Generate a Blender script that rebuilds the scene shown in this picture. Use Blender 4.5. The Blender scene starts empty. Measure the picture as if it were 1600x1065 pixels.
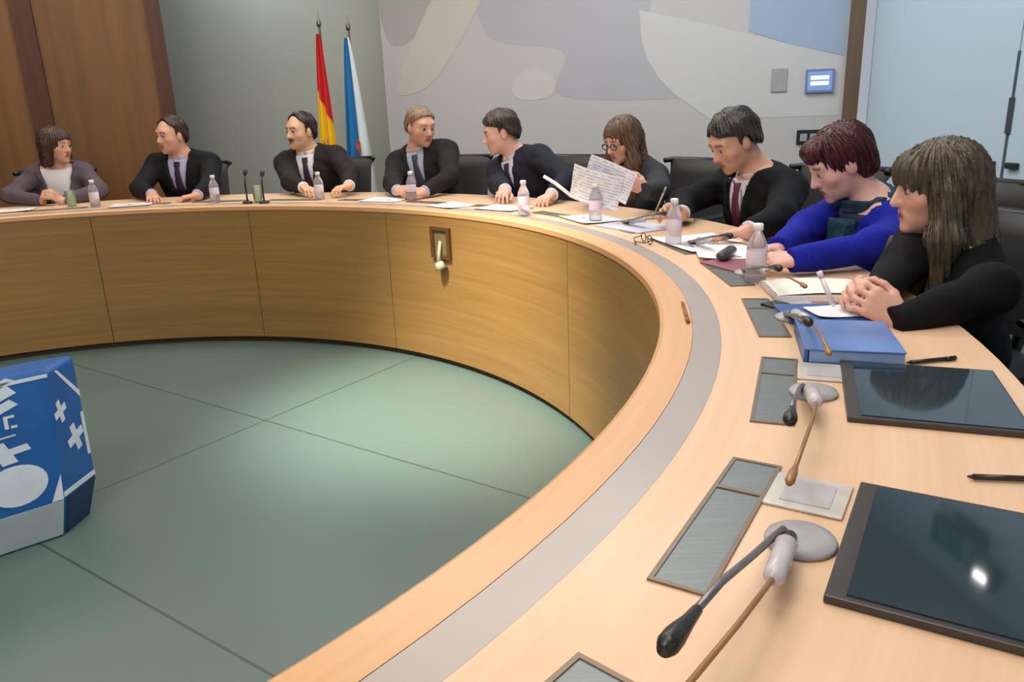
import bpy, bmesh, math, random
import numpy as np
from mathutils import Vector, Matrix, Quaternion
random.seed(7); np.random.seed(7)
scn = bpy.context.scene
COL = scn.collection
PI = math.pi
TZ = 0.851          # table top height
PZ = 0.11           # raised platform around the pit
CAM = Vector((2.011, -2.265, 1.362))

# ------------------------------------------------------------------ helpers
def pol(r, a, z=0.0):
    a = math.radians(a)
    return Vector((r*math.cos(a), r*math.sin(a), z))

def srgb(c):
    def f(v):
        v /= 255.0
        return v/12.92 if v <= 0.04045 else ((v+0.055)/1.055)**2.4
    return (f(c[0]), f(c[1]), f(c[2]), 1.0)

def link(o, parent=None):
    COL.objects.link(o)
    if parent is not None:
        o.parent = parent
    return o

def empty(name, label=None, cat=None, group=None, loc=(0, 0, 0), rz=0.0):
    o = bpy.data.objects.new(name, None)
    o.empty_display_size = 0.05
    o.location = loc; o.rotation_euler = (0, 0, rz)
    COL.objects.link(o)
    return tag(o, label, cat, group)

def tag(o, label=None, cat=None, group=None, kind=None):
    if label: o['label'] = label
    if cat: o['category'] = cat
    if group: o['group'] = group
    if kind: o['kind'] = kind
    return o

def dup(root, loc=None, rz=None, label=None, group=None):
    r = root.copy(); COL.objects.link(r)
    if loc is not None: r.location = loc
    if rz is not None: r.rotation_euler = (0, 0, rz)
    if label: r['label'] = label
    if group: r['group'] = group
    for ch in list(root.children):
        c = ch.copy(); COL.objects.link(c); c.parent = r
        for g in list(ch.children):
            d = g.copy(); COL.objects.link(d); d.parent = c
    return r

class MB:
    """collects shapes of one part in one mesh"""
    def __init__(s):
        s.v = []; s.f = []; s.uv = {}; s.smooth = []
    def add(s, vs, fs, smooth=False, uvs=None):
        b = len(s.v)
        s.v += [tuple(v) for v in vs]
        for i, f in enumerate(fs):
            s.f.append([b+k for k in f]); s.smooth.append(smooth)
            if uvs is not None:
                s.uv[len(s.f)-1] = [uvs[k] for k in f]
        return s
    def box(s, c, d, M=None):
        x, y, z = d[0]/2, d[1]/2, d[2]/2
        vs = [Vector((sx*x, sy*y, sz*z)) for sx in (-1, 1) for sy in (-1, 1) for sz in (-1, 1)]
        if M is not None: vs = [M @ v for v in vs]
        vs = [v + Vector(c) for v in vs]
        return s.add(vs, [(0, 1, 3, 2), (4, 6, 7, 5), (0, 4, 5, 1), (2, 3, 7, 6), (0, 2, 6, 4), (1, 5, 7, 3)])
    def tube(s, pts, rad, n=10, cap=True, flat=1.0):
        pts = [Vector(p) for p in pts]
        if not hasattr(rad, '__len__'): rad = [rad]*len(pts)
        up = Vector((0, 0, 1)); vs = []; fs = []
        prev = None
        for i, p in enumerate(pts):
            t = (pts[min(i+1, len(pts)-1)] - pts[max(i-1, 0)]).normalized()
            if prev is None:
                a = t.cross(up)
                if a.length < 1e-3: a = t.cross(Vector((1, 0, 0)))
                a.normalize()
            else:
                a = (prev - t*prev.dot(t)).normalized()
            prev = a
            b = t.cross(a)
            for k in range(n):
                w = 2*PI*k/n
                vs.append(p + a*math.cos(w)*rad[i] + b*math.sin(w)*rad[i]*flat)
        for i in range(len(pts)-1):
            for k in range(n):
                fs.append((i*n+k, i*n+(k+1) % n, (i+1)*n+(k+1) % n, (i+1)*n+k))
        if cap:
            fs.append(tuple(range(n-1, -1, -1))); fs.append(tuple((len(pts)-1)*n+k for k in range(n)))
        return s.add(vs, fs, True)
    def lathe(s, prof, c=(0, 0, 0), n=24, M=None):
        vs = []; fs = []
        for (r, z) in prof:
            for k in range(n):
                w = 2*PI*k/n
                v = Vector((r*math.cos(w), r*math.sin(w), z))
                if M is not None: v = M @ v
                vs.append(v + Vector(c))
        for i in range(len(prof)-1):
            for k in range(n):
                fs.append((i*n+k, i*n+(k+1) % n, (i+1)*n+(k+1) % n, (i+1)*n+k))
        if prof[0][0] > 1e-4: fs.append(tuple(range(n-1, -1, -1)))
        if prof[-1][0] > 1e-4: fs.append(tuple((len(prof)-1)*n+k for k in range(n)))
        return s.add(vs, fs, True)
    def grid(s, fn, nu, nv, smooth=True):
        vs = [fn(i/nu, j/nv) for j in range(nv+1) for i in range(nu+1)]
        uv = [(i/nu, j/nv) for j in range(nv+1) for i in range(nu+1)]
        fs = [(j*(nu+1)+i, j*(nu+1)+i+1, (j+1)*(nu+1)+i+1, (j+1)*(nu+1)+i) for j in range(nv) for i in range(nu)]
        return s.add(vs, fs, smooth, uv)
    def revolve(s, prof, a0, a1, n, closed=True, uvscale=1.0):
        """profile of (r,z) swept round the ring centre from a0 to a1 degrees, u runs along the ring"""
        full = abs(abs(a1-a0)-360) < 1e-6
        m = len(prof); vs = []; uvs = []
        acc = [0.0]
        for i in range(1, m):
            acc.append(acc[-1]+math.hypot(prof[i][0]-prof[i-1][0], prof[i][1]-prof[i-1][1]))
        for i in range(n+1):
            a = math.radians(a0+(a1-a0)*i/n)
            for j, (r, z) in enumerate(prof):
                vs.append((r*math.cos(a), r*math.sin(a), z)); uvs.append((a*2.6*uvscale, acc[j]))
        fs = []
        mm = m if closed else m-1
        for i in range(n):
            for j in range(mm):
                k = (j+1) % m
                fs.append((i*m+j, (i+1)*m+j, (i+1)*m+k, i*m+k))
        if not full and closed:
            fs.append(tuple(range(m))); fs.append(tuple(n*m+j for j in range(m-1, -1, -1)))
        return s.add(vs, fs, False, uvs)
    def prism(s, poly, z0, z1, M=None):
        n = len(poly)
        vs = [Vector((p[0], p[1], z0)) for p in poly] + [Vector((p[0], p[1], z1)) for p in poly]
        if M is not None: vs = [M @ v for v in vs]
        fs = [tuple(range(n-1, -1, -1)), tuple(range(n, 2*n))] + [(i, (i+1) % n, n+(i+1) % n, n+i) for i in range(n)]
        return s.add(vs, fs)
    def build(s, name, mat, parent=None, bevel=0.0, sharp=None, seg=2):
        me = bpy.data.meshes.new(name)
        me.from_pydata(s.v, [], s.f)
        me.polygons.foreach_set('use_smooth', s.smooth)
        if s.uv:
            ul = me.uv_layers.new(name='UVMap')
            for p in me.polygons:
                u = s.uv.get(p.index)
                if u:
                    for li, c in zip(p.loop_indices, u): ul.data[li].uv = c
        bm = bmesh.new(); bm.from_mesh(me)
        bmesh.ops.recalc_face_normals(bm, faces=bm.faces)
        bm.to_mesh(me); bm.free()
        if mat: me.materials.append(mat)
        o = bpy.data.objects.new(name, me)
        link(o, parent)
        if bevel:
            md = o.modifiers.new('Bevel', 'BEVEL'); md.width = bevel; md.segments = seg; md.limit_method = 'ANGLE'; md.angle_limit = 0.6
        if sharp:
            me.polygons.foreach_set('use_smooth', [True]*len(me.polygons))
            me.set_sharp_from_angle(angle=sharp)
        return o

# ------------------------------------------------------------------ materials
def newmat(name):
    m = bpy.data.materials.new(name); m.use_nodes = True
    nt = m.node_tree
    return m, nt, nt.nodes, nt.links, nt.nodes['Principled BSDF']

def setp(b, **k):
    names = dict(rough='Roughness', metal='Metallic', spec='Specular IOR Level', coat='Coat Weight', coatr='Coat Roughness',
                 trans='Transmission Weight', ior='IOR', alpha='Alpha', sss='Subsurface Weight', sheen='Sheen Weight', emis='Emission Strength')
    for n, v in k.items():
        b.inputs[names[n]].default_value = v

def mat(name, rgb, rough=0.5, metal=0.0, nscale=30.0, namt=0.08, bump=0.0, stretch=(1, 1, 1), **k):
    m, nt, N, L, b = newmat(name)
    c = srgb(rgb)
    tc = N.new('ShaderNodeTexCoord'); mp = N.new('ShaderNodeMapping'); mp.inputs['Scale'].default_value = stretch
    nz = N.new('ShaderNodeTexNoise'); nz.inputs['Scale'].default_value = nscale; nz.inputs['Detail'].default_value = 3
    cr = N.new('ShaderNodeValToRGB')
    cr.color_ramp.elements[0].position = 0.3; cr.color_ramp.elements[1].position = 0.7
    cr.color_ramp.elements[0].color = tuple(v*(1-namt) for v in c[:3])+(1,)
    cr.color_ramp.elements[1].color = tuple(min(1, v*(1+namt)) for v in c[:3])+(1,)
    L.new(tc.outputs['Object'], mp.inputs['Vector']); L.new(mp.outputs[0], nz.inputs['Vector'])
    L.new(nz.outputs['Fac'], cr.inputs[0]); L.new(cr.outputs[0], b.inputs['Base Color'])
    if bump:
        bp = N.new('ShaderNodeBump'); bp.inputs['Strength'].default_value = bump; bp.inputs['Distance'].default_value = 0.004
        L.new(nz.outputs['Fac'], bp.inputs['Height']); L.new(bp.outputs[0], b.inputs['Normal'])
    setp(b, rough=rough, metal=metal, **k)
    return m

def emat(name, rgb, strength):
    m, nt, N, L, b = newmat(name)
    b.inputs['Base Color'].default_value = srgb(rgb); b.inputs['Emission Color'].default_value = srgb(rgb)
    setp(b, emis=strength)
    return m

def wood(name, light, dark, coord='UV', sc=(1.2, 45, 1), rough=0.4, coat=0.0, amt=0.5):
    m, nt, N, L, b = newmat(name)
    tc = N.new('ShaderNodeTexCoord'); mp = N.new('ShaderNodeMapping'); mp.inputs['Scale'].default_value = sc
    nz = N.new('ShaderNodeTexNoise'); nz.inputs['Scale'].default_value = 1.6; nz.inputs['Detail'].default_value = 6; nz.inputs['Roughness'].default_value = 0.6
    nb = N.new('ShaderNodeTexNoise'); nb.inputs['Scale'].default_value = 0.35; nb.inputs['Detail'].default_value = 2
    cr = N.new('ShaderNodeValToRGB')
    cr.color_ramp.elements[0].position = 0.5-amt*0.45; cr.color_ramp.elements[1].position = 0.5+amt*0.45
    cr.color_ramp.elements[0].color = srgb(dark); cr.color_ramp.elements[1].color = srgb(light)
    mx = N.new('ShaderNodeMath'); mx.operation = 'MULTIPLY_ADD'; mx.inputs[1].default_value = 0.6; mx.inputs[2].default_value = 0.2
    ad = N.new('ShaderNodeMath'); ad.operation = 'MULTIPLY_ADD'; ad.inputs[1].default_value = 0.4
    L.new(tc.outputs[coord], mp.inputs['Vector']); L.new(mp.outputs[0], nz.inputs['Vector']); L.new(mp.outputs[0], nb.inputs['Vector'])
    L.new(nz.outputs['Fac'], mx.inputs[0]); L.new(nb.outputs['Fac'], ad.inputs[0]); L.new(mx.outputs[0], ad.inputs[2])
    s2 = N.new('ShaderNodeMath'); s2.operation = 'SUBTRACT'; s2.inputs[1].default_value = 0.2
    L.new(ad.outputs[0], s2.inputs[0]); L.new(s2.outputs[0], cr.inputs[0]); L.new(cr.outputs[0], b.inputs['Base Color'])
    bp = N.new('ShaderNodeBump'); bp.inputs['Strength'].default_value = 0.06; bp.inputs['Distance'].default_value = 0.002
    L.new(nz.outputs['Fac'], bp.inputs['Height']); L.new(bp.outputs[0], b.inputs['Normal'])
    setp(b, rough=rough, coat=coat)
    if coat: setp(b, coatr=0.15)
    return m

def attrmat(name, rough=0.5, attr='col', sss=0.0, bump=0.0, scale=60):
    m, nt, N, L, b = newmat(name)
    a = N.new('ShaderNodeAttribute'); a.attribute_name = attr
    nz = N.new('ShaderNodeTexNoise'); nz.inputs['Scale'].default_value = scale
    mr = N.new('ShaderNodeMapRange'); mr.inputs['To Min'].default_value = 0.88; mr.inputs['To Max'].default_value = 1.08
    mx = N.new('ShaderNodeMix'); mx.data_type = 'RGBA'; mx.blend_type = 'MULTIPLY'; mx.inputs[0].default_value = 1.0
    L.new(nz.outputs['Fac'], mr.inputs[0]); L.new(a.outputs['Color'], mx.inputs[6]); L.new(mr.outputs[0], mx.inputs[7])
    L.new(mx.outputs[2], b.inputs['Base Color'])
    setp(b, rough=rough)
    if bump:
        bp = N.new('ShaderNodeBump'); bp.inputs['Strength'].default_value = bump; bp.inputs['Distance'].default_value = 0.003
        L.new(nz.outputs['Fac'], bp.inputs['Height']); L.new(bp.outputs[0], b.inputs['Normal'])
    return m

def striped(name, base, line, scale, width=0.35, coord='UV', axis=1, rough=0.6):
    """paper with faint rows or cloth with stripes"""
    m, nt, N, L, b = newmat(name)
    tc = N.new('ShaderNodeTexCoord'); sx = N.new('ShaderNodeSeparateXYZ')
    mu = N.new('ShaderNodeMath'); mu.operation = 'MULTIPLY'; mu.inputs[1].default_value = scale
    fr = N.new('ShaderNodeMath'); fr.operation = 'FRACT'
    lt = N.new('ShaderNodeMath'); lt.operation = 'LESS_THAN'; lt.inputs[1].default_value = width
    nz = N.new('ShaderNodeTexNoise'); nz.inputs['Scale'].default_value = 9
    g = N.new('ShaderNodeMath'); g.operation = 'GREATER_THAN'; g.inputs[1].default_value = 0.46
    pr = N.new('ShaderNodeMath'); pr.operation = 'MULTIPLY'
    mx = N.new('ShaderNodeMix'); mx.data_type = 'RGBA'
    mx.inputs[6].default_value = srgb(base); mx.inputs[7].default_value = srgb(line)
    L.new(tc.outputs[coord], sx.inputs[0]); L.new(sx.outputs[axis], mu.inputs[0]); L.new(mu.outputs[0], fr.inputs[0]); L.new(fr.outputs[0], lt.inputs[0])
    L.new(tc.outputs[coord], nz.inputs['Vector']); L.new(nz.outputs['Fac'], g.inputs[0])
    L.new(lt.outputs[0], pr.inputs[0]); L.new(g.outputs[0], pr.inputs[1]); L.new(pr.outputs[0], mx.inputs[0]); L.new(mx.outputs[2], b.inputs['Base Color'])
    setp(b, rough=rough)
    return m

M_TOP = wood('beech_veneer', (236, 200, 164), (223, 184, 146), sc=(1.0, 42, 1), rough=0.42, coat=0.15)
M_PANEL = wood('shaded_panel_veneer', (172, 134, 78), (142, 106, 56), sc=(0.9, 26, 1), rough=0.45)  # table wood made darker: dimmer light on the upright face put into colour
M_NOSE = wood('beech_nosing', (226, 178, 130), (210, 158, 108), sc=(1.0, 30, 1), rough=0.4, coat=0.15)
M_INLAY = mat('satin_inlay', (172, 162, 156), 0.34, 0.15, nscale=6, namt=0.04)
M_WALLWOOD = wood('walnut_wall', (132, 90, 42), (98, 64, 28), coord='Object', sc=(9, 9, 0.5), rough=0.5)
M_WALLTRIM = wood('dark_walnut', (92, 48, 20), (64, 32, 12), coord='Object', sc=(9, 9, 0.5), rough=0.5)
M_WALLGREY = mat('grey_paint', (186, 184, 183), 0.85, nscale=1.2, namt=0.03)
M_WALLSHADE = mat('shaded_recess_grey', (172, 174, 164), 0.85, nscale=1.2, namt=0.03)  # shadow on the recessed wall put into a darker olive tone
M_WALLBLUE = mat('cool_white_panel', (186, 206, 218), 0.6, nscale=0.8, namt=0.03)
M_CEIL = mat('ceiling_white', (205, 205, 205), 0.9)
M_CARPET = mat('grey_carpet', (86, 84, 80), 0.95, nscale=120, namt=0.2, bump=0.3)
M_BLACK = mat('black_leather', (20, 20, 22), 0.5, nscale=140, namt=0.2, bump=0.12)
M_BLACKP = mat('black_plastic', (26, 26, 28), 0.4)
M_STEEL = mat('brushed_steel', (124, 130, 128), 0.40, 0.6, nscale=8, namt=0.1, stretch=(1, 40, 1))
M_STEELD = mat('flap_frame', (128, 112, 92), 0.4, 0.4)
M_GREY = mat('grey_plastic', (172, 170, 172), 0.35)
M_GREYM = mat('mid_grey_metal', (130, 128, 132), 0.35, 0.6)
M_PLATE = mat('pale_plate', (206, 200, 192), 0.3, 0.1)
M_BRASS = mat('tan_metal', (172, 128, 82), 0.4, 0.35)
M_DARKM = mat('dark_mesh_metal', (62, 62, 58), 0.35, 0.6, nscale=400, namt=0.5)
M_GLASSD = mat('dark_glass', (42, 56, 64), 0.05, spec=0.6, namt=0.02)
M_BEZEL = mat('bezel', (72, 66, 62), 0.35, 0.3)
M_PAPER = mat('white_paper', (240, 238, 238), 0.7, nscale=5, namt=0.02)
M_PRINT = striped('printed_paper', (240, 239, 244), (196, 197, 212), 11, 0.4)
M_BLUEBOOK = mat('blue_cover', (96, 130, 190), 0.35, nscale=5, namt=0.25)
M_BLUEF = mat('blue_folder', (58, 98, 162), 0.4)
M_RED = mat('maroon_folder', (150, 90, 104), 0.5)
M_WHITEP = mat('white_plastic', (236, 236, 232), 0.35)
M_SKINS = attrmat('skin', 0.5, scale=35)

# ------------------------------------------------------------------ camera
cam_d = bpy.data.cameras.new('camera'); cam = bpy.data.objects.new('camera', cam_d); COL.objects.link(cam)
pit, roll, fpx = 0.297, -0.039, 1201.0
R0 = Vector((1, 0, 0)); U0 = Vector((0, math.sin(pit), math.cos(pit))); FW = Vector((0, math.cos(pit), -math.sin(pit)))
c_, s_ = math.cos(roll), math.sin(roll)
RR = R0*c_ + U0*s_; UU = -R0*s_ + U0*c_
cam.matrix_world = Matrix(((RR.x, UU.x, -FW.x, CAM.x), (RR.y, UU.y, -FW.y, CAM.y), (RR.z, UU.z, -FW.z, CAM.z), (0, 0, 0, 1)))
cam_d.sensor_width = 36.0; cam_d.lens = fpx/1600*36.0; cam_d.clip_start = 0.05
scn.camera = cam

# ------------------------------------------------------------------ setting
def struct(o): o['kind'] = 'structure'; return o

# pit floor of large glass tiles
m, nt, N, L, b = newmat('glass_floor')
tc = N.new('ShaderNodeTexCoord'); mp = N.new('ShaderNodeMapping'); mp.inputs['Rotation'].default_value = (0, 0, math.radians(34.8))
br = N.new('ShaderNodeTexBrick'); br.offset = 0; br.squash = 1
br.inputs['Scale'].default_value = 1.0; br.inputs['Mortar Size'].default_value = 0.005; br.inputs['Mortar Smooth'].default_value = 0.2
br.inputs['Brick Width'].default_value = 2.2; br.inputs['Row Height'].default_value = 1.105
br.inputs['Color1'].default_value = srgb((94, 114, 108)); br.inputs['Color2'].default_value = srgb((91, 111, 106)); br.inputs['Mortar'].default_value = srgb((66, 80, 72))
mp.inputs['Location'].default_value = (-0.08+0.0, -0.258, 0)
L.new(tc.outputs['Object'], mp.inputs[0]); L.new(mp.outputs[0], br.inputs['Vector'])
L.new(br.outputs['Color'], b.inputs['Base Color']); setp(b, rough=0.38, spec=0.5)
M_FLOOR = m
s = MB(); s.prism([(2.474*math.cos(2*PI*i/96), 2.474*math.sin(2*PI*i/96)) for i in range(96)], -0.03, 0.0)
struct(s.build('floor', M_FLOOR))
s = MB(); s.revolve([(2.47, -0.03), (9.0, -0.03), (9.0, PZ), (2.47, PZ)], 0, 360, 96)
struct(s.build('floor', M_CARPET))

# walls.  back wall runs A -> B
A = Vector((-3.0, 5.9, 0)); B = Vector((4.7, 3.7, 0)); WU = (B-A).normalized(); WN = Vector((-WU.y, WU.x, 0))
H = 3.6
def wallp(u, z, off=0.0): return A + WU*u + WN*(-off) + Vector((0, 0, z))
def wallbox(u0, u1, z0, z1, d0, d1):
    """box on the back wall; d measured out of the wall towards the room"""
    s = MB()
    P = [wallp(u, z, d) for u in (u0, u1) for d in (d0, d1) for z in (z0, z1)]
    return s.add(P, [(0, 1, 3, 2), (4, 6, 7, 5), (0, 4, 5, 1), (2, 3, 7, 6), (0, 2, 6, 4), (1, 5, 7, 3)])
wb = struct(wallbox(4.16, 7.86, PZ, H, -0.2, 0.0).build('wall_back', M_WALLGREY))
struct(wallbox(0.6, 4.16, PZ, H, -0.55, -0.35).build('wall_back_recess', M_WALLSHADE))
# pale printed shapes of the mural on the wall
M_MUR = {k: mat('mural_'+k, c, 0.85, nscale=2, namt=0.02) for k, c in dict(light=(196, 196, 195), blue=(156, 174, 196), dark=(172, 172, 178), dark2=(166, 163, 160), blob=(194, 192, 188), pill=(192, 187, 180)).items()}
def mural(name, pts, mt, off):
    vs = [wallp(u, z, off) for u, z in pts]
    MB().add(vs, [tuple(range(len(vs)))]).build(name, mt, wb)
def curve_poly(pts, k=6):
    out = []; n = len(pts)
    for i in range(n):
        p0, p1, p2, p3 = pts[i-1], pts[i], pts[(i+1) % n], pts[(i+2) % n]
        for j in range(k):
            t = j/k
            out.append(tuple(0.5*((2*p1[q])+(-p0[q]+p2[q])*t+(2*p0[q]-5*p1[q]+4*p2[q]-p3[q])*t*t+(-p0[q]+3*p1[q]-3*p2[q]+p3[q])*t**3) for q in (0, 1)))
    return out
mural('mural_shape', curve_poly([(5.15, 2.5), (6.35, 2.5), (6.40, 1.8), (6.55, 1.50), (6.75, 1.37), (5.72, 1.42), (5.73, 1.76), (5.1, 1.92)]), M_MUR['dark'], 0.001)
mural('mural_shape', curve_poly([(4.2, 2.5), (4.78, 2.5), (4.5, 1.98), (4.22, 1.92)]), M_MUR['dark2'], 0.001)
mural('mural_shape', curve_poly([(4.78, 2.4), (5.1, 2.3), (4.72, 1.70), (4.45, 1.5), (4.28, 1.58)]), M_MUR['pill'], 0.002)
mural('mural_shape', curve_poly([(5.30, 1.54), (5.47, 1.65), (5.65, 1.57), (5.62, 1.42), (5.35, 1.41)]), M_MUR['blob'], 0.002)
mural('mural_shape', [(6.34, 2.03), (6.92, 1.88), (7.486, 1.715), (7.84, 1.62), (7.84, 1.2), (6.9, 1.2), (6.62, 1.40), (6.5, 1.52), (6.41, 1.66), (6.36, 1.80)], M_MUR['light'], 0.002)
mural('mural_shape', [(7.17, 2.6), (7.85, 2.6), (7.85, 1.62), (7.486, 1.715), (7.16, 1.83)], M_MUR['blue'], 0.003)
# wall fittings
t = empty('control_screen', 'small lit blue touch screen high on the mural wall', 'wall screen', loc=wallp(7.68, 1.45))
sb = wallbox(7.585, 7.785, 1.37, 1.535, 0.004, 0.03).build('screen_frame', mat('blue_grey_frame', (112, 132, 170), 0.4)); sb.parent = t; sb.matrix_parent_inverse = Matrix.Translation(-t.location)
for nm, zz in (('screen_bar', 1.475), ('screen_bar', 1.435)):
    q = wallbox(7.62, 7.75, zz-0.014, zz+0.014, 0.0301, 0.032).build(nm, emat('lit_screen', (205, 222, 255), 1.1)); q.parent = t; q.matrix_parent_inverse = Matrix.Translation(-t.location)
q = wallbox(7.60, 7.77, 1.385, 1.52, 0.0292, 0.0306).build('screen_pane', emat('screen_blue', (120, 150, 205), 0.35)); q.parent = t; q.matrix_parent_inverse = Matrix.Translation(-t.location)
sw = wallbox(7.34, 7.455, 1.385, 1.555, 0.003, 0.014).build('wall_plate', mat('grey_plate', (158, 160, 160), 0.5), bevel=0.004)
tag(sw, 'pale grey blank plate on the mural wall beside the lit screen', 'wall plate')
t = empty('wall_socket', 'black socket panel with pale inserts behind the red-haired woman', 'socket', loc=wallp(7.66, 1.04))
def under(o, t): o.parent = t; o.matrix_parent_inverse = Matrix.Translation(-Vector(t.location)); return o
under(wallbox(7.55, 7.80, 0.99, 1.10, 0.003, 0.016).build('socket_frame', M_BLACKP, bevel=0.003), t)
for k in range(3):
    under(wallbox(7.575+k*0.07, 7.625+k*0.07, 1.018, 1.072, 0.0165, 0.019).build('socket_insert', mat('socket_grey', (150, 158, 158), 0.5)), t)

struct(wallbox(7.86, 7.96, PZ, H, -0.05, 0.06).build('trim_1', wood('post_wood', (112, 92, 70), (88, 70, 50), coord='Object', sc=(9, 9, 0.6)), bevel=0.004))
# right wall with flush cabinet doors
B2 = Vector((5.35, -0.3, 0)); RU = (B2-B).normalized(); RN = Vector((RU.y, -RU.x, 0))
def rightbox(u0, u1, z0, z1, d0, d1):
    P = [B + RU*u + RN*d + Vector((0, 0, z)) for u in (u0, u1) for d in (d0, d1) for z in (z0, z1)]
    return MB().add(P, [(0, 1, 3, 2), (4, 6, 7, 5), (0, 4, 5, 1), (2, 3, 7, 6), (0, 2, 6, 4), (1, 5, 7, 3)])
if RN.dot(Vector((-1, 0, 0))) < 0: RN = -RN
struct(rightbox(0.0, 7.2, PZ, H, -0.2, -0.03).build('wall_right', M_WALLBLUE))
d1 = struct(rightbox(0.06, 1.405, PZ, 2.6, -0.029, 0.0).build('door_1', M_WALLBLUE))
d2 = struct(rightbox(1.415, 2.76, PZ, 2.6, -0.029, 0.0).build('door_2', M_WALLBLUE))
M_HAND = mat('dark_handle', (50, 56, 58), 0.4, 0.5)
rightbox(1.28, 1.355, 0.905, 0.94, 0.0, 0.03).build('door_handle', M_HAND, d1, bevel=0.006)
rightbox(1.45, 1.53, 0.905, 0.94, 0.0, 0.03).build('door_handle', M_HAND, d2, bevel=0.006)
rightbox(1.40, 1.42, PZ, 1.55, 0.0, 0.003).build('door_seam', mat('dark_seam', (70, 82, 86), 0.6), d1)
rightbox(1.395, 1.43, 1.10, 1.30, 0.003, 0.012).build('edge_pull', mat('edge_pull_grey', (86, 92, 94), 0.4, 0.6), d2)

# left wooden wall
WA = Vector((-0.72, 4.45, 0)); WB = Vector((-4.6, 3.12, 0)); LU = (WB-WA).normalized(); LN = Vector((-LU.y, LU.x, 0))
if LN.dot(Vector((0, -1, 0))) < 0: LN = -LN
def leftbox(u0, u1, z0, z1, d0, d1):
    P = [WA + LU*u + LN*d + Vector((0, 0, z)) for u in (u0, u1) for d in (d0, d1) for z in (z0, z1)]
    return MB().add(P, [(0, 1, 3, 2), (4, 6, 7, 5), (0, 4, 5, 1), (2, 3, 7, 6), (0, 2, 6, 4), (1, 5, 7, 3)])
struct(leftbox(0.0, 4.1, PZ, H, -0.14, 0.0).build('wall_left', M_WALLWOOD))
struct(leftbox(-0.01, 0.10, PZ, H, 0.001, 0.03).build('trim_2', M_WALLTRIM))
struct(leftbox(0.90, 1.05, PZ, H, 0.001, 0.035).build('trim_3', M_WALLTRIM))
struct(leftbox(1.75, 1.79, PZ, H, 0.001, 0.02).build('trim_4', M_WALLTRIM))
s = MB(); s.box((-4.7, 0.2, (H+PZ)/2), (0.15, 6.0, H-PZ)); struct(s.build('wall_left_side', M_WALLWOOD))
# ceiling
s = MB(); s.box((0.3, 1.0, H+0.05), (11, 10.5, 0.1)); struct(s.build('ceiling', M_CEIL))

# ------------------------------------------------------------------ conference ring table
RI, RO = 2.420, 3.085
tab = empty('conference_table', 'large ring-shaped pale beech conference table with front panels in shaded brown', 'table')
s = MB(); s.revolve([(2.494, TZ-0.034), (RO, TZ-0.034), (RO, TZ-0.004), (RO-0.004, TZ), (2.556, TZ), (2.556, TZ-0.006), (2.494, TZ-0.006)], 0, 360, 180)
s.build('tabletop', M_TOP, tab)
s = MB(); s.revolve([(RI+0.006, TZ-0.034), (2.4935, TZ-0.034), (2.4935, TZ), (RI+0.008, TZ), (RI-0.001, TZ-0.006), (RI-0.002, TZ-0.026)], 0, 360, 180)
s.build('inner_rim', M_NOSE, tab)
s = MB(); s.revolve([(2.4945, TZ-0.0055), (2.5555, TZ-0.0055), (2.5555, TZ-0.0003), (2.4945, TZ-0.0003)], 0, 360, 180)
s.build('inlay_strip', M_INLAY, tab)
seams = [21.5, 56.5, 79.0, 101.5, 124.0, 146.5, 169.0, 191.5, 214.0, 236.5, 259.0, 281.5, 304.0, 326.5, 349.0]
for i in range(len(seams)):
    a0 = seams[i]; a1 = seams[(i+1) % len(seams)]
    if a1 < a0: a1 += 360
    s = MB(); s.revolve([(RI+0.002, 0.035), (RI+0.03, 0.035), (RI+0.03, TZ-0.0345), (RI+0.002, TZ-0.0345)], a0+0.05, a1-0.05, 24)
    s.build('front_panel', M_PANEL, tab)
s = MB(); s.revolve([(RI+0.028, 0.0), (RI+0.045, 0.0), (RI+0.045, 0.036), (RI+0.028, 0.036)], 0, 360, 120)
s.build('plinth', mat('plinth_dark', (58, 46, 28), 0.6), tab)
for a in range(-60, 300, 30):
    s = MB(); Mz = Matrix.Rotation(math.radians(a+10), 3, 'Z'); s.box(pol(2.62, a+10, (PZ+TZ-0.034)/2), (0.34, 0.03, TZ-0.034-PZ), Mz)
    s.build('support', M_PANEL, tab)
# cable flaps and control plates set in the tabletop, one pair per seat module
MOD = 10.65
for i in range(-1, 14):
    a = -31.6 + MOD*i
    Mz = Matrix.Rotation(math.radians(a), 3, 'Z')
    c = pol(2.666, a, TZ)
    w, l = 0.070, 0.345
    fr = MB()
    for dx, dy, bx, by in ((-w/2+0.003, 0, 0.006, l), (w/2-0.003, 0, 0.006, l), (0, l/2-0.003, w-0.012, 0.006), (0, -l/2+0.003, w-0.012, 0.006), (0, 0.075, w-0.012, 0.008)):
        fr.box(c + Mz @ Vector((dx, dy, 0.0017)), (bx, by, 0.0028), Mz)
    fo = fr.build('cable_flap', M_STEELD, tab)
    fl = MB(); fl.box(c + Mz @ Vector((0, 0.124, 0.001)), (w-0.012, 0.088, 0.0014), Mz); fl.build('flap_lid', M_STEEL, fo)
    fl = MB(); fl.box(c + Mz @ Vector((0, -0.049, 0.001)), (w-0.012, 0.234, 0.0014), Mz); fl.build('flap_lid', M_STEEL, fo)
    if i <= 3:
        c2 = pol(2.752, a+2.15, TZ)
        po = MB().box(c2+Vector((0, 0, 0.0025)), (0.098, 0.096, 0.004), Mz).build('control_plate', M_PLATE, tab, bevel=0.0015)
        MB().box(c2+Mz @ Vector((0.0, 0.0, 0.0051)), (0.062, 0.064, 0.001), Mz).build('control_face', mat('plate_face', (188, 184, 184), 0.3), po)

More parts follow.
